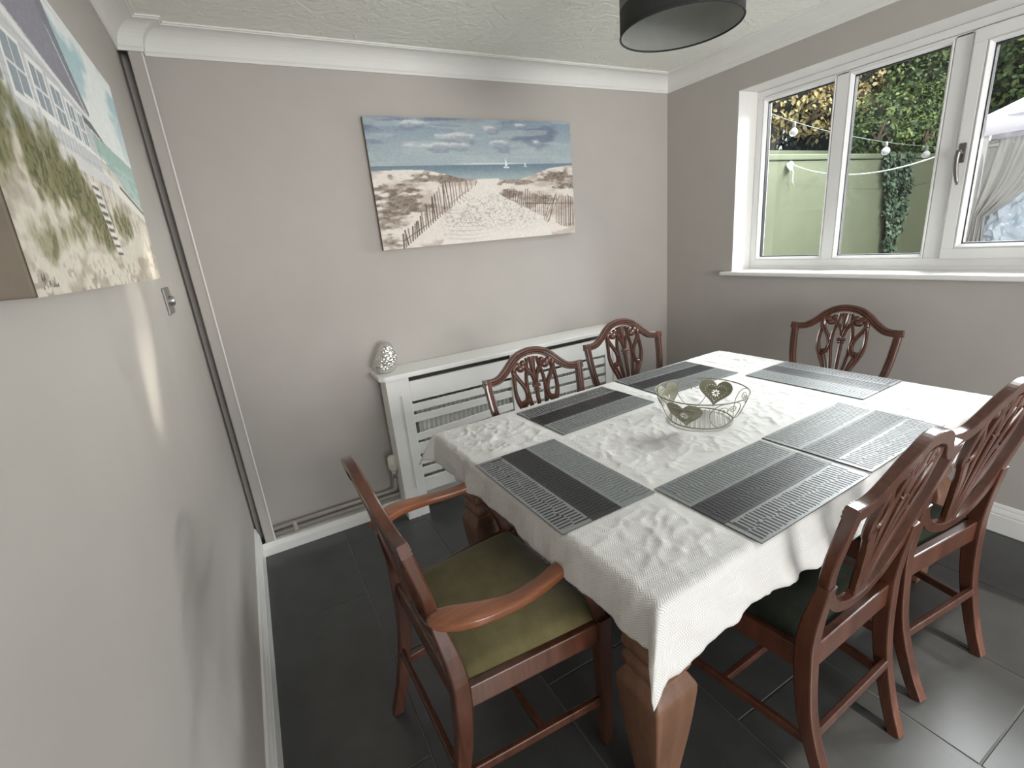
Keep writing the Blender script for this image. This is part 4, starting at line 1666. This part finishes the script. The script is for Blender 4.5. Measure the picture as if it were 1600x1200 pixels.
def paint_house(nu=420, nv=230):
    P = Pic(nu, nv, 1.99)
    u, v = P.u, P.v
    n1 = fbm(u * 5 + 9, v * 6 + 2, 4)
    P.c = lerp((226, 230, 228), (168, 196, 202), sstep(0.46, 0.66, n1) * sstep(0.45, 0.9, v))
    # sea and far shore
    P.lay((v < 0.60 - 0.03 * (u - 0.7)) * 1.0, (164, 190, 184))
    P.lay((v < 0.53) * sstep(0.4, 0.6, fbm(u * 14, v * 60, 3)) * 0.6, (196, 208, 204))
    sandline = 0.50 - 0.13 * sstep(0.62, 1.0, u) + 0.02 * (n1 - 0.5)
    s1 = fbm(u * 12 + 3, v * 12 + 40, 5)
    sand = lerp((214, 207, 194), (176, 166, 152), sstep(0.45, 0.72, s1))
    land = v < sandline
    P.c = np.where(land[..., None], sand, P.c)
    # boardwalk
    P.line((0.60, 0.44), (1.02, 0.335), 0.030, (228, 226, 220), 1, 0.034)
    P.line((0.74, 0.43), (1.0, 0.355), 0.008, (110, 94, 82), 0.9)
    for i in range(8):
        x = 0.62 + i * 0.05
        P.line((x, 0.42 - 0.03 * i * 0.4), (x, 0.22), 0.004, (228, 226, 220), 0.8)
    # house walls, roof, windows
    wall = (198, 200, 202)
    P.poly([(-0.02, 0.40), (0.60, 0.40), (0.585, 0.68), (0.46, 0.84), (0.30, 1.02), (-0.02, 1.02)], wall)
    for i in range(22):
        y = 0.41 + i * 0.027
        P.line((-0.02, y), (0.58, y), 0.0016, (164, 168, 174), 0.6)
    P.poly([(0.30, 1.05), (0.46, 0.86), (0.60, 0.66), (0.615, 0.68), (0.50, 0.88), (0.42, 1.05)], (128, 126, 136))
    P.poly([(-0.02, 1.05), (0.36, 1.05), (0.46, 0.84), (0.585, 0.665), (0.565, 0.655), (0.28, 0.745), (-0.02, 0.82)], (138, 136, 146))
    P.line((-0.02, 0.80), (0.28, 0.725), 0.012, (226, 226, 224))
    P.line((0.28, 0.725), (0.585, 0.655), 0.010, (226, 226, 224))
    for (x0, x1, y0, y1) in ((0.03, 0.13, 0.52, 0.68), (0.165, 0.235, 0.52, 0.67), (0.265, 0.325, 0.52, 0.655), (0.355, 0.405, 0.52, 0.645), (0.435, 0.475, 0.52, 0.635), (0.50, 0.53, 0.52, 0.63)):
        P.poly([(x0 - 0.008, y0 - 0.015), (x1 + 0.008, y0 - 0.015), (x1 + 0.008, y1 + 0.015), (x0 - 0.008, y1 + 0.015)], (230, 230, 228))
        P.poly([(x0, y0), (x1, y0), (x1, y1), (x0, y1)], (146, 156, 162))
        P.line(((x0 + x1) / 2, y0), ((x0 + x1) / 2, y1), 0.004, (224, 224, 222))
        P.line((x0, (y0 + y1) / 2), (x1, (y0 + y1) / 2), 0.004, (224, 224, 222))
    # deck and railing
    P.poly([(0.18, 0.40), (0.66, 0.40), (0.66, 0.445), (0.18, 0.455)], (214, 214, 212))
    P.line((0.20, 0.53), (0.65, 0.505), 0.006, (232, 232, 230))
    for i in range(20):
        x = 0.21 + i * 0.0225
        P.line((x, 0.44), (x, 0.52), 0.0026, (232, 232, 230), 0.9)
    for i in range(7):
        x = 0.30 + i * 0.055
        P.line((x, 0.40), (x, 0.24), 0.006, (214, 212, 208), 0.9)
        P.line((x + 0.012, 0.40), (x + 0.012, 0.25), 0.004, (92, 88, 80), 0.8)
    # parasol
    P.poly([(0.54, 0.645), (0.60, 0.645), (0.71, 0.595), (0.63, 0.607), (0.545, 0.62)], (112, 112, 114))
    P.line((0.62, 0.61), (0.61, 0.49), 0.003, (128, 126, 124))
    # grass
    g1 = fbm(u * 22 + 5, v * 12 + 9, 5)
    g2 = fbm(u * 90, v * 30 + 3, 3)
    for (cx, cy, rx, ry, k) in ((0.02, 0.42, 0.16, 0.16, 1), (0.20, 0.36, 0.14, 0.13, 1), (0.34, 0.29, 0.12, 0.12, 1), (0.46, 0.22, 0.08, 0.10, 1), (0.10, 0.14, 0.07, 0.07, .7), (0.66, 0.24, 0.10, 0.07, .7), (0.27, 0.18, 0.08, 0.06, .6), (-0.02, 0.56, 0.06, 0.1, 1)):
        d = np.hypot((u - cx) / rx, (v - cy) / ry) + (g1 - 0.5) * 1.5
        P.lay(sstep(1.15, 0.5, d) * 0.85 * k, (122, 120, 84))
        P.lay(sstep(1.0, 0.3, d) * sstep(0.42, 0.62, g2) * 0.85 * k, (70, 74, 48))
        P.lay(sstep(1.0, 0.3, d) * sstep(0.60, 0.74, g2) * 0.6 * k, (158, 152, 108))
    # steps down to the sand
    P.line((0.445, 0.39), (0.515, 0.12), 0.006, (226, 224, 220))
    P.line((0.495, 0.39), (0.565, 0.12), 0.006, (206, 204, 200))
    for i in range(9):
        f = (i + 0.5) / 9
        x, y = 0.445 + 0.07 * f, 0.39 - 0.27 * f
        P.line((x, y), (x + 0.05, y), 0.007, (222, 220, 216))
        P.line((x + 0.004, y - 0.014), (x + 0.048, y - 0.014), 0.005, (82, 80, 74), 0.8)
    P.lay(sstep(0.66, 0.72, fbm(u * 60, v * 40 + 7, 2)) * land * sstep(0.14, 0.02, v) * 0.5, (132, 120, 106))
    # artist's mark
    for (p, q) in (((0.030, 0.018), (0.033, 0.050)), ((0.033, 0.050), (0.037, 0.028)), ((0.037, 0.028), (0.042, 0.050)), ((0.042, 0.050), (0.044, 0.020)), ((0.052, 0.022), (0.056, 0.036)), ((0.056, 0.036), (0.060, 0.022)), ((0.064, 0.036), (0.064, 0.022)),
                   ((0.064, 0.022), (0.070, 0.022)), ((0.070, 0.022), (0.071, 0.036)), ((0.075, 0.020), (0.077, 0.044)), ((0.077, 0.022), (0.086, 0.024))):
        P.line(p, q, 0.003, (84, 76, 68), 0.9)
    P.c += (fbm(u * 120, v * 70, 2)[..., None] - 0.5) * 14
    return P


def canvas(name, label, P, w, h, depth):
    """local: x right, z up, front faces -y; origin at the lower left front corner"""
    t_ = thing(name, label, 'painting')
    nu, nv = P.u.shape
    V = np.stack([P.u * w, np.full_like(P.u, -0.0008), P.v * h], -1).reshape(-1, 3)
    c = np.ones((nu * nv, 4))
    c[:, :3] = lin(np.clip(P.c, 0, 255)).reshape(-1, 3)
    F = grid_faces(nu, nv)
    obj('painted_face', mesh_np('painted_face', V, F, True, c), M['paint'], t_)
    MB().box((0, 0, 0), (w, depth, h), 0.003, 2).build('stretched_edge', M['canvas_edge'], t_)
    return t_


c1 = canvas('canvas_painting', 'wide canvas of a sandy beach path between picket fences above the radiator cover', paint_beach(), 1.212, 0.622, 0.028)
c1.location = (-2.041, -0.034, 1.450)
c2 = canvas('canvas_painting', 'beach house canvas with grassy dune and steps on the left wall', paint_house(), 0.885, 0.445, 0.034)
c2.matrix_world = Matrix.Translation((-2.888, -1.895, 1.432)) @ Matrix.Rotation(math.radians(90), 4, 'Z') @ Matrix.Rotation(math.radians(1.6), 4, 'X')

# ================================================================== GARDEN
gr = MB().box((WALLT, -9, -0.25), (16, 9, -0.15)).build('ground', M['ground'])
tag(gr, 'grey patio ground outside the window', 'ground', kind='structure')
gw = thing('garden_wall', 'green rendered garden wall with a coping outside the window', 'garden wall', (0, 0, 0))
MB().box((0.45, 0.90, -0.15), (7.2, 1.10, 1.99), 0.01).build('rendered_face', M['greenwall'], gw)
MB().box((0.45, 0.885, 1.992), (7.2, 1.12, 2.055), 0.012).build('coping', M['greenwall'], gw)
gw2 = MB().box((0, 0, -0.15), (6.6, 0.16, 2.18), 0.01).build('neighbour_wall', M['greenwall'], None, (0.9, 1.32, 0), (0, 0, math.radians(1.0)))
tag(gw2, 'taller green wall just behind the coping of the garden wall', 'wall')
ew = MB().box((7.0, -6.0, -0.15), (7.2, 0.88, 1.95), 0.01).build('end_wall', M['greenwall'])
tag(ew, 'green end wall of the garden behind the gazebo', 'wall')

shd = thing('garden_shed', 'dark felt-roofed shed behind the green wall', 'shed', (2.75, 2.75, 0))
MB().box((0, 0, -0.15), (2.6, 1.0, 2.55), 0.01).build('walls', M['tarp'], shd)
MB().add([(-0.1, -0.1, 2.55), (2.7, -0.1, 2.55), (2.7, 1.05, 2.55), (-0.1, 1.05, 2.55), (-0.1, 0.5, 2.85), (2.7, 0.5, 2.85)],
         [(0, 1, 5, 4), (2, 3, 4, 5), (0, 4, 3), (1, 2, 5), (0, 3, 2, 1)]).build('roof', M['tarp'], shd)


# ---- foliage
def leaves(name, blobs, n, size, mat, parent, seed, hang=0.3, wallp=None):
    """blobs: (cx,cy,cz,rx,ry,rz). Leaves near the surface of the blobs."""
    g_ = np.random.default_rng(seed)
    vol = np.array([b[3] * b[4] + b[4] * b[5] + b[3] * b[5] for b in blobs])
    pick = g_.choice(len(blobs), n, p=vol / vol.sum())
    B = np.array(blobs)[pick]
    d = g_.normal(size=(n, 3))
    d /= np.linalg.norm(d, axis=1)[:, None]
    lump = 1 + 0.22 * np.sin(d[:, :1] * 7 + B[:, :1] * 9) * np.sin(d[:, 2:] * 6 + B[:, 1:2] * 5)
    rad = lump * (0.72 + 0.36 * g_.random((n, 1)) ** 0.6)
    c = B[:, :3] + d * B[:, 3:] * rad
    nrm = d * 0.6 + g_.normal(size=(n, 3)) * 0.55 + np.array([0, -0.1, 0.45])
    nrm /= np.linalg.norm(nrm, axis=1)[:, None]
    return leaf_cards(name, c, nrm, size, mat, parent, g_, hang)


def leaf_cards(name, c, nrm, size, mat, parent, g_, hang=0.3):
    n = len(c)
    ref = g_.normal(size=(n, 3)) + np.array([0, 0, -hang * 3])
    tx = ref - nrm * (ref * nrm).sum(1)[:, None]
    tx /= np.linalg.norm(tx, axis=1)[:, None]
    ty = np.cross(nrm, tx)
    sz = size * (0.6 + 0.8 * g_.random((n, 1)))
    V = np.empty((n, 6, 3))
    V[:, 0] = c - tx * sz * 0.5
    V[:, 1] = c - tx * sz * 0.12 + ty * sz * 0.36 + nrm * sz * 0.10
    V[:, 2] = c + tx * sz * 0.28 + ty * sz * 0.26 + nrm * sz * 0.06
    V[:, 3] = c + tx * sz * 0.62
    V[:, 4] = c + tx * sz * 0.28 - ty * sz * 0.26 + nrm * sz * 0.06
    V[:, 5] = c - tx * sz * 0.12 - ty * sz * 0.36 + nrm * sz * 0.10
    i = np.arange(n)[:, None] * 6
    F = np.concatenate([i + np.array([[0, 3, 2, 1]]), i + np.array([[0, 5, 4, 3]])], 0)
    o = obj(name, mesh_np(name, V.reshape(-1, 3), F), mat, parent)
    o['kind'] = 'stuff'
    return o


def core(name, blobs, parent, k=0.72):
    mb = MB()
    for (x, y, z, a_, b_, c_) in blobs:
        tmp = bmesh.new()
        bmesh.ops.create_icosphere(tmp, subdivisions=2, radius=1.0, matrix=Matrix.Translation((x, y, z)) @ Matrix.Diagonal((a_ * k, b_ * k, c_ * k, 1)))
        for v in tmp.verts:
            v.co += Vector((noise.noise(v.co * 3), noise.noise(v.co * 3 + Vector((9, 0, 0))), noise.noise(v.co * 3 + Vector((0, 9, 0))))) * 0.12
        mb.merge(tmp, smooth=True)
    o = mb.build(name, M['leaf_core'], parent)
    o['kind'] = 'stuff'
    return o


def tree(label, cat, blobs, n, size, mat, seed, trunk, name='tree', hang=0.3):
    t_ = thing(name, label, cat, (trunk[0], trunk[1], -0.15))
    bl = [(b[0] - trunk[0], b[1] - trunk[1], b[2] + 0.15, b[3], b[4], b[5]) for b in blobs]
    leaves('foliage', bl, n, size, mat, t_, seed, hang)
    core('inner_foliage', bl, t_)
    c = bl[0]
    mb = MB()
    mb.tube([(0, 0, 0), (0.03, 0.02, 0.9), (-0.02, 0.0, 1.8), (c[0] * 0.6, c[1] * 0.6, c[2])], [0.12, 0.10, 0.08, 0.04], 10)
    mb.build('trunk', M['bark'], t_)
    mb = MB()
    rs = np.random.default_rng(seed + 5)
    for b in bl:
        for q in range(3):
            d = Vector(rs.normal(size=3)).normalized()
            p0 = Vector((b[0] - 0.4, b[1] - 0.2, b[2] - 0.5 * b[5]))
            p1 = Vector((b[0] + d.x * b[3] * 1.05, b[1] - abs(d.y) * b[4] * 1.08, b[2] + d.z * b[5] * 1.05))
            mb.tube([p0, (p0 + p1) / 2 + Vector((0, 0, 0.12)), p1], [0.02, 0.013, 0.006], 6)
    mb.build('branches', M['bark'], t_)['kind'] = 'stuff'
    return t_


tree('green ivy-covered tree hanging over the garden wall behind the middle light', 'tree',
     [(7.15, 1.6, 3.15, 1.0, 0.5, 0.8), (5.75, 1.45, 2.50, 0.70, 0.36, 0.40), (6.7, 1.45, 2.55, 0.9, 0.40, 0.55), (7.4, 1.6, 4.1, 1.4, 0.7, 0.9), (6.35, 1.4, 2.75, 0.45, 0.3, 0.3), (5.15, 1.2, 2.33, 0.36, 0.24, 0.22), (5.9, 1.0, 2.28, 0.6, 0.22, 0.22), (6.6, 1.0, 2.2, 0.5, 0.2, 0.25)],
     27000, 0.048, M['leaf_green'], 3, (6.4, 1.9))
tree('yellow-leaved autumn tree behind the left light of the window', 'tree',
     [(4.3, 2.05, 3.02, 0.72, 0.42, 0.46), (5.2, 2.2, 3.42, 0.9, 0.45, 0.55), (4.95, 1.95, 2.80, 0.5, 0.36, 0.34), (3.6, 2.25, 3.4, 0.6, 0.45, 0.5), (6.1, 2.4, 4.0, 0.95, 0.5, 0.6), (5.9, 1.95, 3.2, 0.65, 0.33, 0.42), (5.5, 1.85, 2.85, 0.45, 0.3, 0.3)],
     14000, 0.054, M['leaf_yellow'], 8, (4.6, 2.4))
tree('tall dark green tree at the far end beyond the gazebo', 'tree',
     [(9.4, 0.2, 3.2, 1.4, 1.4, 1.6), (9.6, -1.8, 3.4, 1.5, 1.4, 1.8), (9.2, 1.4, 2.6, 0.9, 0.8, 1.3), (9.8, -0.5, 5.0, 1.6, 1.6, 1.4), (9.6, 1.5, 4.3, 1.2, 1.0, 1.2)],
     20000, 0.085, M['leaf_green'], 12, (9.6, -0.6))
tree('dense dark evergreen hedge rising behind the autumn tree', 'hedge',
     [(2.6, 4.6, 2.6, 1.3, 0.9, 1.7), (4.6, 4.9, 3.0, 1.5, 0.9, 1.9), (6.8, 4.6, 3.6, 1.7, 1.0, 2.0), (8.9, 4.0, 3.6, 1.5, 1.0, 2.2), (11.2, 3.4, 3.6, 1.6, 1.0, 2.2), (4.5, 5.2, 5.0, 2.2, 1.0, 1.2), (8.2, 4.4, 5.6, 2.2, 1.0, 1.3)],
     12000, 0.10, M['leaf_dark'], 21, (5.0, 5.0), name='evergreen_hedge')

# ivy trailing down the wall
iv = thing('ivy', 'ivy trailing down the green garden wall from the tree above', 'ivy', (4.95, 0.885, 2.05))
g_ = np.random.default_rng(31)
pts, stems = [], []
for k_ in range(13):
    x = g_.uniform(-0.42, 0.42)
    xe = x * 0.5 + 0.15 + g_.uniform(-0.12, 0.12)
    length = g_.uniform(0.9, 1.45) if abs(x) < 0.25 else g_.uniform(0.35, 1.2)
    path = []
    for i in range(14):
        f = i / 13
        path.append((x + (xe - x) * f + 0.03 * math.sin(f * 9 + k_), -0.012, -length * f))
    stems.append(path)
    for i in range(int(95 * length)):
        f = g_.random()
        p = path[min(int(f * 13), 12)]
        pts.append((p[0] + g_.normal() * 0.035, -0.02 - g_.random() * 0.045, -length * f))
pts = np.array(pts)
nr = g_.normal(size=pts.shape) * 0.4 + np.array([0, -1, 0.35])
nr /= np.linalg.norm(nr, axis=1)[:, None]
leaf_cards('foliage', pts, nr, 0.062, M['leaf_dark'], iv, g_, 0.6)
mb = MB()
for p in stems:
    mb.tube(p, 0.005, 5)
mb.build('stems', M['bark'], iv)

# festoon lights ------------------------------------------------------
fs = thing('festoon_lights', 'string of round festoon bulbs strung along the garden wall', 'string lights', (0, 0, 0))
wp = [(1.2, 0.55, 2.45), (1.83, 0.5, 2.325), (2.19, 0.5, 2.265), (2.9, 0.5, 2.18), (3.92, 0.5, 2.10), (4.87, 0.5, 2.062), (5.6, 0.5, 2.06), (6.9, 0.6, 2.1)]
P = [tuple(p) for p in spline(wp, 60)]
MB().tube(P, 0.0035, 6).build('cable', M['wire'], fs)
for (x, z) in ((2.19, 2.265), (3.92, 2.10), (4.87, 2.062)):
    b = MB()
    k = 0.036 if x < 3 else 0.042
    b.lathe([(0.010, -0.045)] + [(k * math.sin(q * PI / 12) + 0.0005, -0.075 - k * 0.4 + k * math.cos(q * PI / 12)) for q in range(3, 13)], 18)
    bo = b.build('bulb', M['bulb'], fs, (x, 0.5, z))
    MB().lathe([(0.008, 0.008), (0.015, 0.0), (0.016, -0.045), (0.012, -0.05)], 12).build('lamp_socket', M['socket'], bo)

# washing line --------------------------------------------------------
rp = thing('washing_line', 'white rope knotted at the green wall and sagging towards the gazebo', 'rope', (0, 0, 0))
a0, a1 = Vector((2.77, 0.88, 1.955)), Vector((1.86, -1.0, 1.80))
pts = []
for i in range(40):
    f = i / 39
    p = a0.lerp(a1, f)
    p.z -= 0.16 * 4 * f * (1 - f)
    pts.append(p)
MB().tube(pts, 0.0055, 8).build('line', M['rope'], rp)
kn = MB()
for q in range(4):
    rr_ = 0.022 + 0.006 * q
    ax = Vector((math.cos(q * 1.3), 0.25 * math.sin(q), math.sin(q * 1.3)))
    ring = []
    for i in range(18):
        an = 2 * PI * i / 18
        ring.append(a0 + Vector((-0.01, -0.012, -0.01 * q)) + Vector((rr_ * math.cos(an) * (0.6 + 0.2 * q % 2), 0.012 * math.sin(2 * an + q), rr_ * math.sin(an))) )
    kn.tube(ring, 0.006, 6, closed=True)
kn.tube([a0 + Vector((0.0, -0.012, -0.02)), a0 + Vector((0.035, -0.02, -0.09)), a0 + Vector((0.03, -0.02, -0.17)), a0 + Vector((0.06, -0.02, -0.23))], 0.006, 6)
kn.build('knot', M['rope'], rp)

# gazebo --------------------------------------------------------------
gz = thing('gazebo', 'pale fabric garden gazebo with gathered grey side drapes beside the window', 'gazebo', (1.80, -1.03, -0.15))
GL, GW, EV = 2.4, 1.7, 2.06
for (x, y) in ((0.03, -0.03), (GW - 0.03, -0.03), (0.03, -GL + 0.03), (GW - 0.03, -GL + 0.03)):
    MB().box((x - 0.02, y - 0.02, 0.0), (x + 0.02, y + 0.02, EV), 0.004).build('post', M['gz_frame'], gz)
mb = MB()
for (p, q) in (((0.03, -0.03), (GW - 0.03, -0.03)), ((0.03, -GL + 0.03), (GW - 0.03, -GL + 0.03)), ((0.03, -0.03), (0.03, -GL + 0.03)), ((GW - 0.03, -0.03), (GW - 0.03, -GL + 0.03))):
    mb.tube([(p[0], p[1], EV - 0.16), (q[0], q[1], EV - 0.16)], 0.012, 8)
    mb.tube([(p[0], p[1], EV - 0.01), (q[0], q[1], EV - 0.01)], 0.012, 8)
mb.build('rails', M['gz_frame'], gz)
# roof: four sagging panels
N = 41
uu = np.linspace(0, 1, N)[:, None] * np.ones((1, N))
vv = np.linspace(0, 1, N)[None, :] * np.ones((N, 1))
dd = np.minimum(np.minimum(uu, 1 - uu), np.minimum(vv, 1 - vv)) * 2
zz = EV + 0.78 * dd - 0.06 * np.sin(PI * np.clip(dd, 0, 1)) * (0.8 + 0.5 * (fbm(uu * 5, vv * 5, 2) - 0.5)) + 0.05 * (fbm(uu * 9 + 3, vv * 9, 3) - 0.5) * np.clip(dd * 6, 0, 1)
V = np.stack([-0.03 + uu * (GW + 0.06), 0.03 - vv * (GL + 0.06), zz], -1).reshape(-1, 3)
ro = obj('roof', mesh_np('roof', V, grid_faces(N, N), True), M['gz_roof'], gz)
md = ro.modifiers.new('t', 'SOLIDIFY')
md.thickness = 0.003
# valance
ring = []
n = 60
for (p, q) in (((-0.03, 0.03), (GW + 0.03, 0.03)), ((GW + 0.03, 0.03), (GW + 0.03, -GL - 0.03)), ((GW + 0.03, -GL - 0.03), (-0.03, -GL - 0.03)), ((-0.03, -GL - 0.03), (-0.03, 0.03))):
    for i in range(n):
        f = i / n
        x, y = p[0] + (q[0] - p[0]) * f, p[1] + (q[1] - p[1]) * f
        w = 0.010 * math.sin(f * 37)
        ring.append((x + (w if abs(q[0] - p[0]) < 0.01 else 0), y + (w if abs(q[1] - p[1]) < 0.01 else 0)))
V = [(x, y, EV + 0.004) for x, y in ring] + [(x, y, EV - 0.10) for x, y in ring]
k = len(ring)
vo = MB().add(V, [(i, (i + 1) % k, k + (i + 1) % k, k + i) for i in range(k)], True).build('valance', M['gz_roof'], gz)
md = vo.modifiers.new('t', 'SOLIDIFY')
md.thickness = 0.003


def drape(name, top0, top1, gath0, gath1, zt, zg, zb, nrm, amp, seed, folds):
    nu_, nv_ = 90, 60
    V = []
    for i in range(nu_):
        f = i / (nu_ - 1)
        for j in range(nv_):
            g_ = j / (nv_ - 1)
            z = zt + (zb - zt) * g_
            tg_ = min(1.0, (zt - z) / (zt - zg))
            e_ = tg_ ** 1.3
            p = Vector(top0).lerp(Vector(top1), f).lerp(Vector(gath0).lerp(Vector(gath1), f), e_)
            if z < zg:
                k_ = (zg - z) / (zg - zb)
                p = p + (Vector(top1) - Vector(top0)) * ((f - 0.3) * 0.25 * k_)
            zz_ = z - 0.20 * f * math.sin(PI * min(tg_, 1)) * 0.4
            w = amp * math.sin(f * folds * 2 * PI + seed + 1.2 * g_) + 0.4 * amp * math.sin(f * folds * 4.7 * PI + 2 * g_ + seed) + 0.03 * noise.noise(Vector((f * 6, z * 5, seed)))
            q = p + Vector(nrm) * w
            V.append((q.x, q.y, zz_))
    o = obj(name, mesh_np(name, V, grid_faces(nu_, nv_), True), M['gz_drape'], gz)
    m_ = o.modifiers.new('t', 'SOLIDIFY')
    m_.thickness = 0.002
    return o


drape('drape', (0.02, -0.03, 0), (0.02, -0.40, 0), (0.0, -0.03, 0), (0.03, -0.10, 0), EV - 0.13, 1.45, 0.05, (-1, 0, 0), 0.014, 1.0, 4)
drape('drape', (0.06, -0.02, 0), (1.1, -0.02, 0), (0.08, -0.03, 0), (0.30, -0.05, 0), EV - 0.13, 1.15, 0.05, (0, 1, 0), 0.022, 2.0, 7)
drape('drape', (0.02, -GL + 0.05, 0), (0.02, -GL + 0.9, 0), (0.0, -GL + 0.05, 0), (0.03, -GL + 0.25, 0), EV - 0.13, 1.28, 0.05, (-1, 0, 0), 0.022, 3.0, 6)

# covered stack and crumpled sheet under the gazebo
st_ = thing('covered_table', 'dark tarpaulin-covered garden table under the gazebo', 'covered table', (2.06, -1.06, -0.15))
tmp = bmesh.new()
bmesh.ops.create_cube(tmp, size=1.0, matrix=Matrix.Translation((0.45, -0.75, 0.56)) @ Matrix.Diagonal((0.9, 1.5, 1.12, 1)))
bmesh.ops.subdivide_edges(tmp, edges=list(tmp.edges), cuts=9, use_grid_fill=True)
for v in tmp.verts:
    nn = Vector((noise.noise(v.co * 4), noise.noise(v.co * 4 + Vector((7, 0, 0))), noise.noise(v.co * 4 + Vector((0, 7, 0))))) * 0.05
    v.co += nn * (1 if v.co.z > 0.05 else 0)
mb = MB()
mb.merge(tmp, smooth=True)
mb.build('cover', M['tarp'], st_)
ps_ = bmesh.new()
bmesh.ops.create_icosphere(ps_, subdivisions=5, radius=1.0)
for v in ps_.verts:
    d = v.co.normalized()
    rdg = 1 - abs(noise.noise(d * 2.3 + Vector((4, 1, 0)))) * 0.9
    v.co = Vector((d.x * 0.20, d.y * 0.22, max(-0.12, d.z * 0.26 + 0.06 * d.y))) * (0.72 + 0.42 * rdg) - d * 0.05 * abs(noise.noise(d * 5)) - d * 0.022 * abs(noise.noise(d * 13))
mb = MB()
mb.merge(ps_, smooth=False)
so_ = mb.build('plastic_sheeting', M['plastic_sheet'], None, (2.12, -1.20, 1.17), (0.2, 0, 0.3))
so_.scale = (1.0, 1.15, 1.15)
tag(so_, 'crumpled pale blue plastic sheeting piled on the covered garden table', 'plastic sheet')
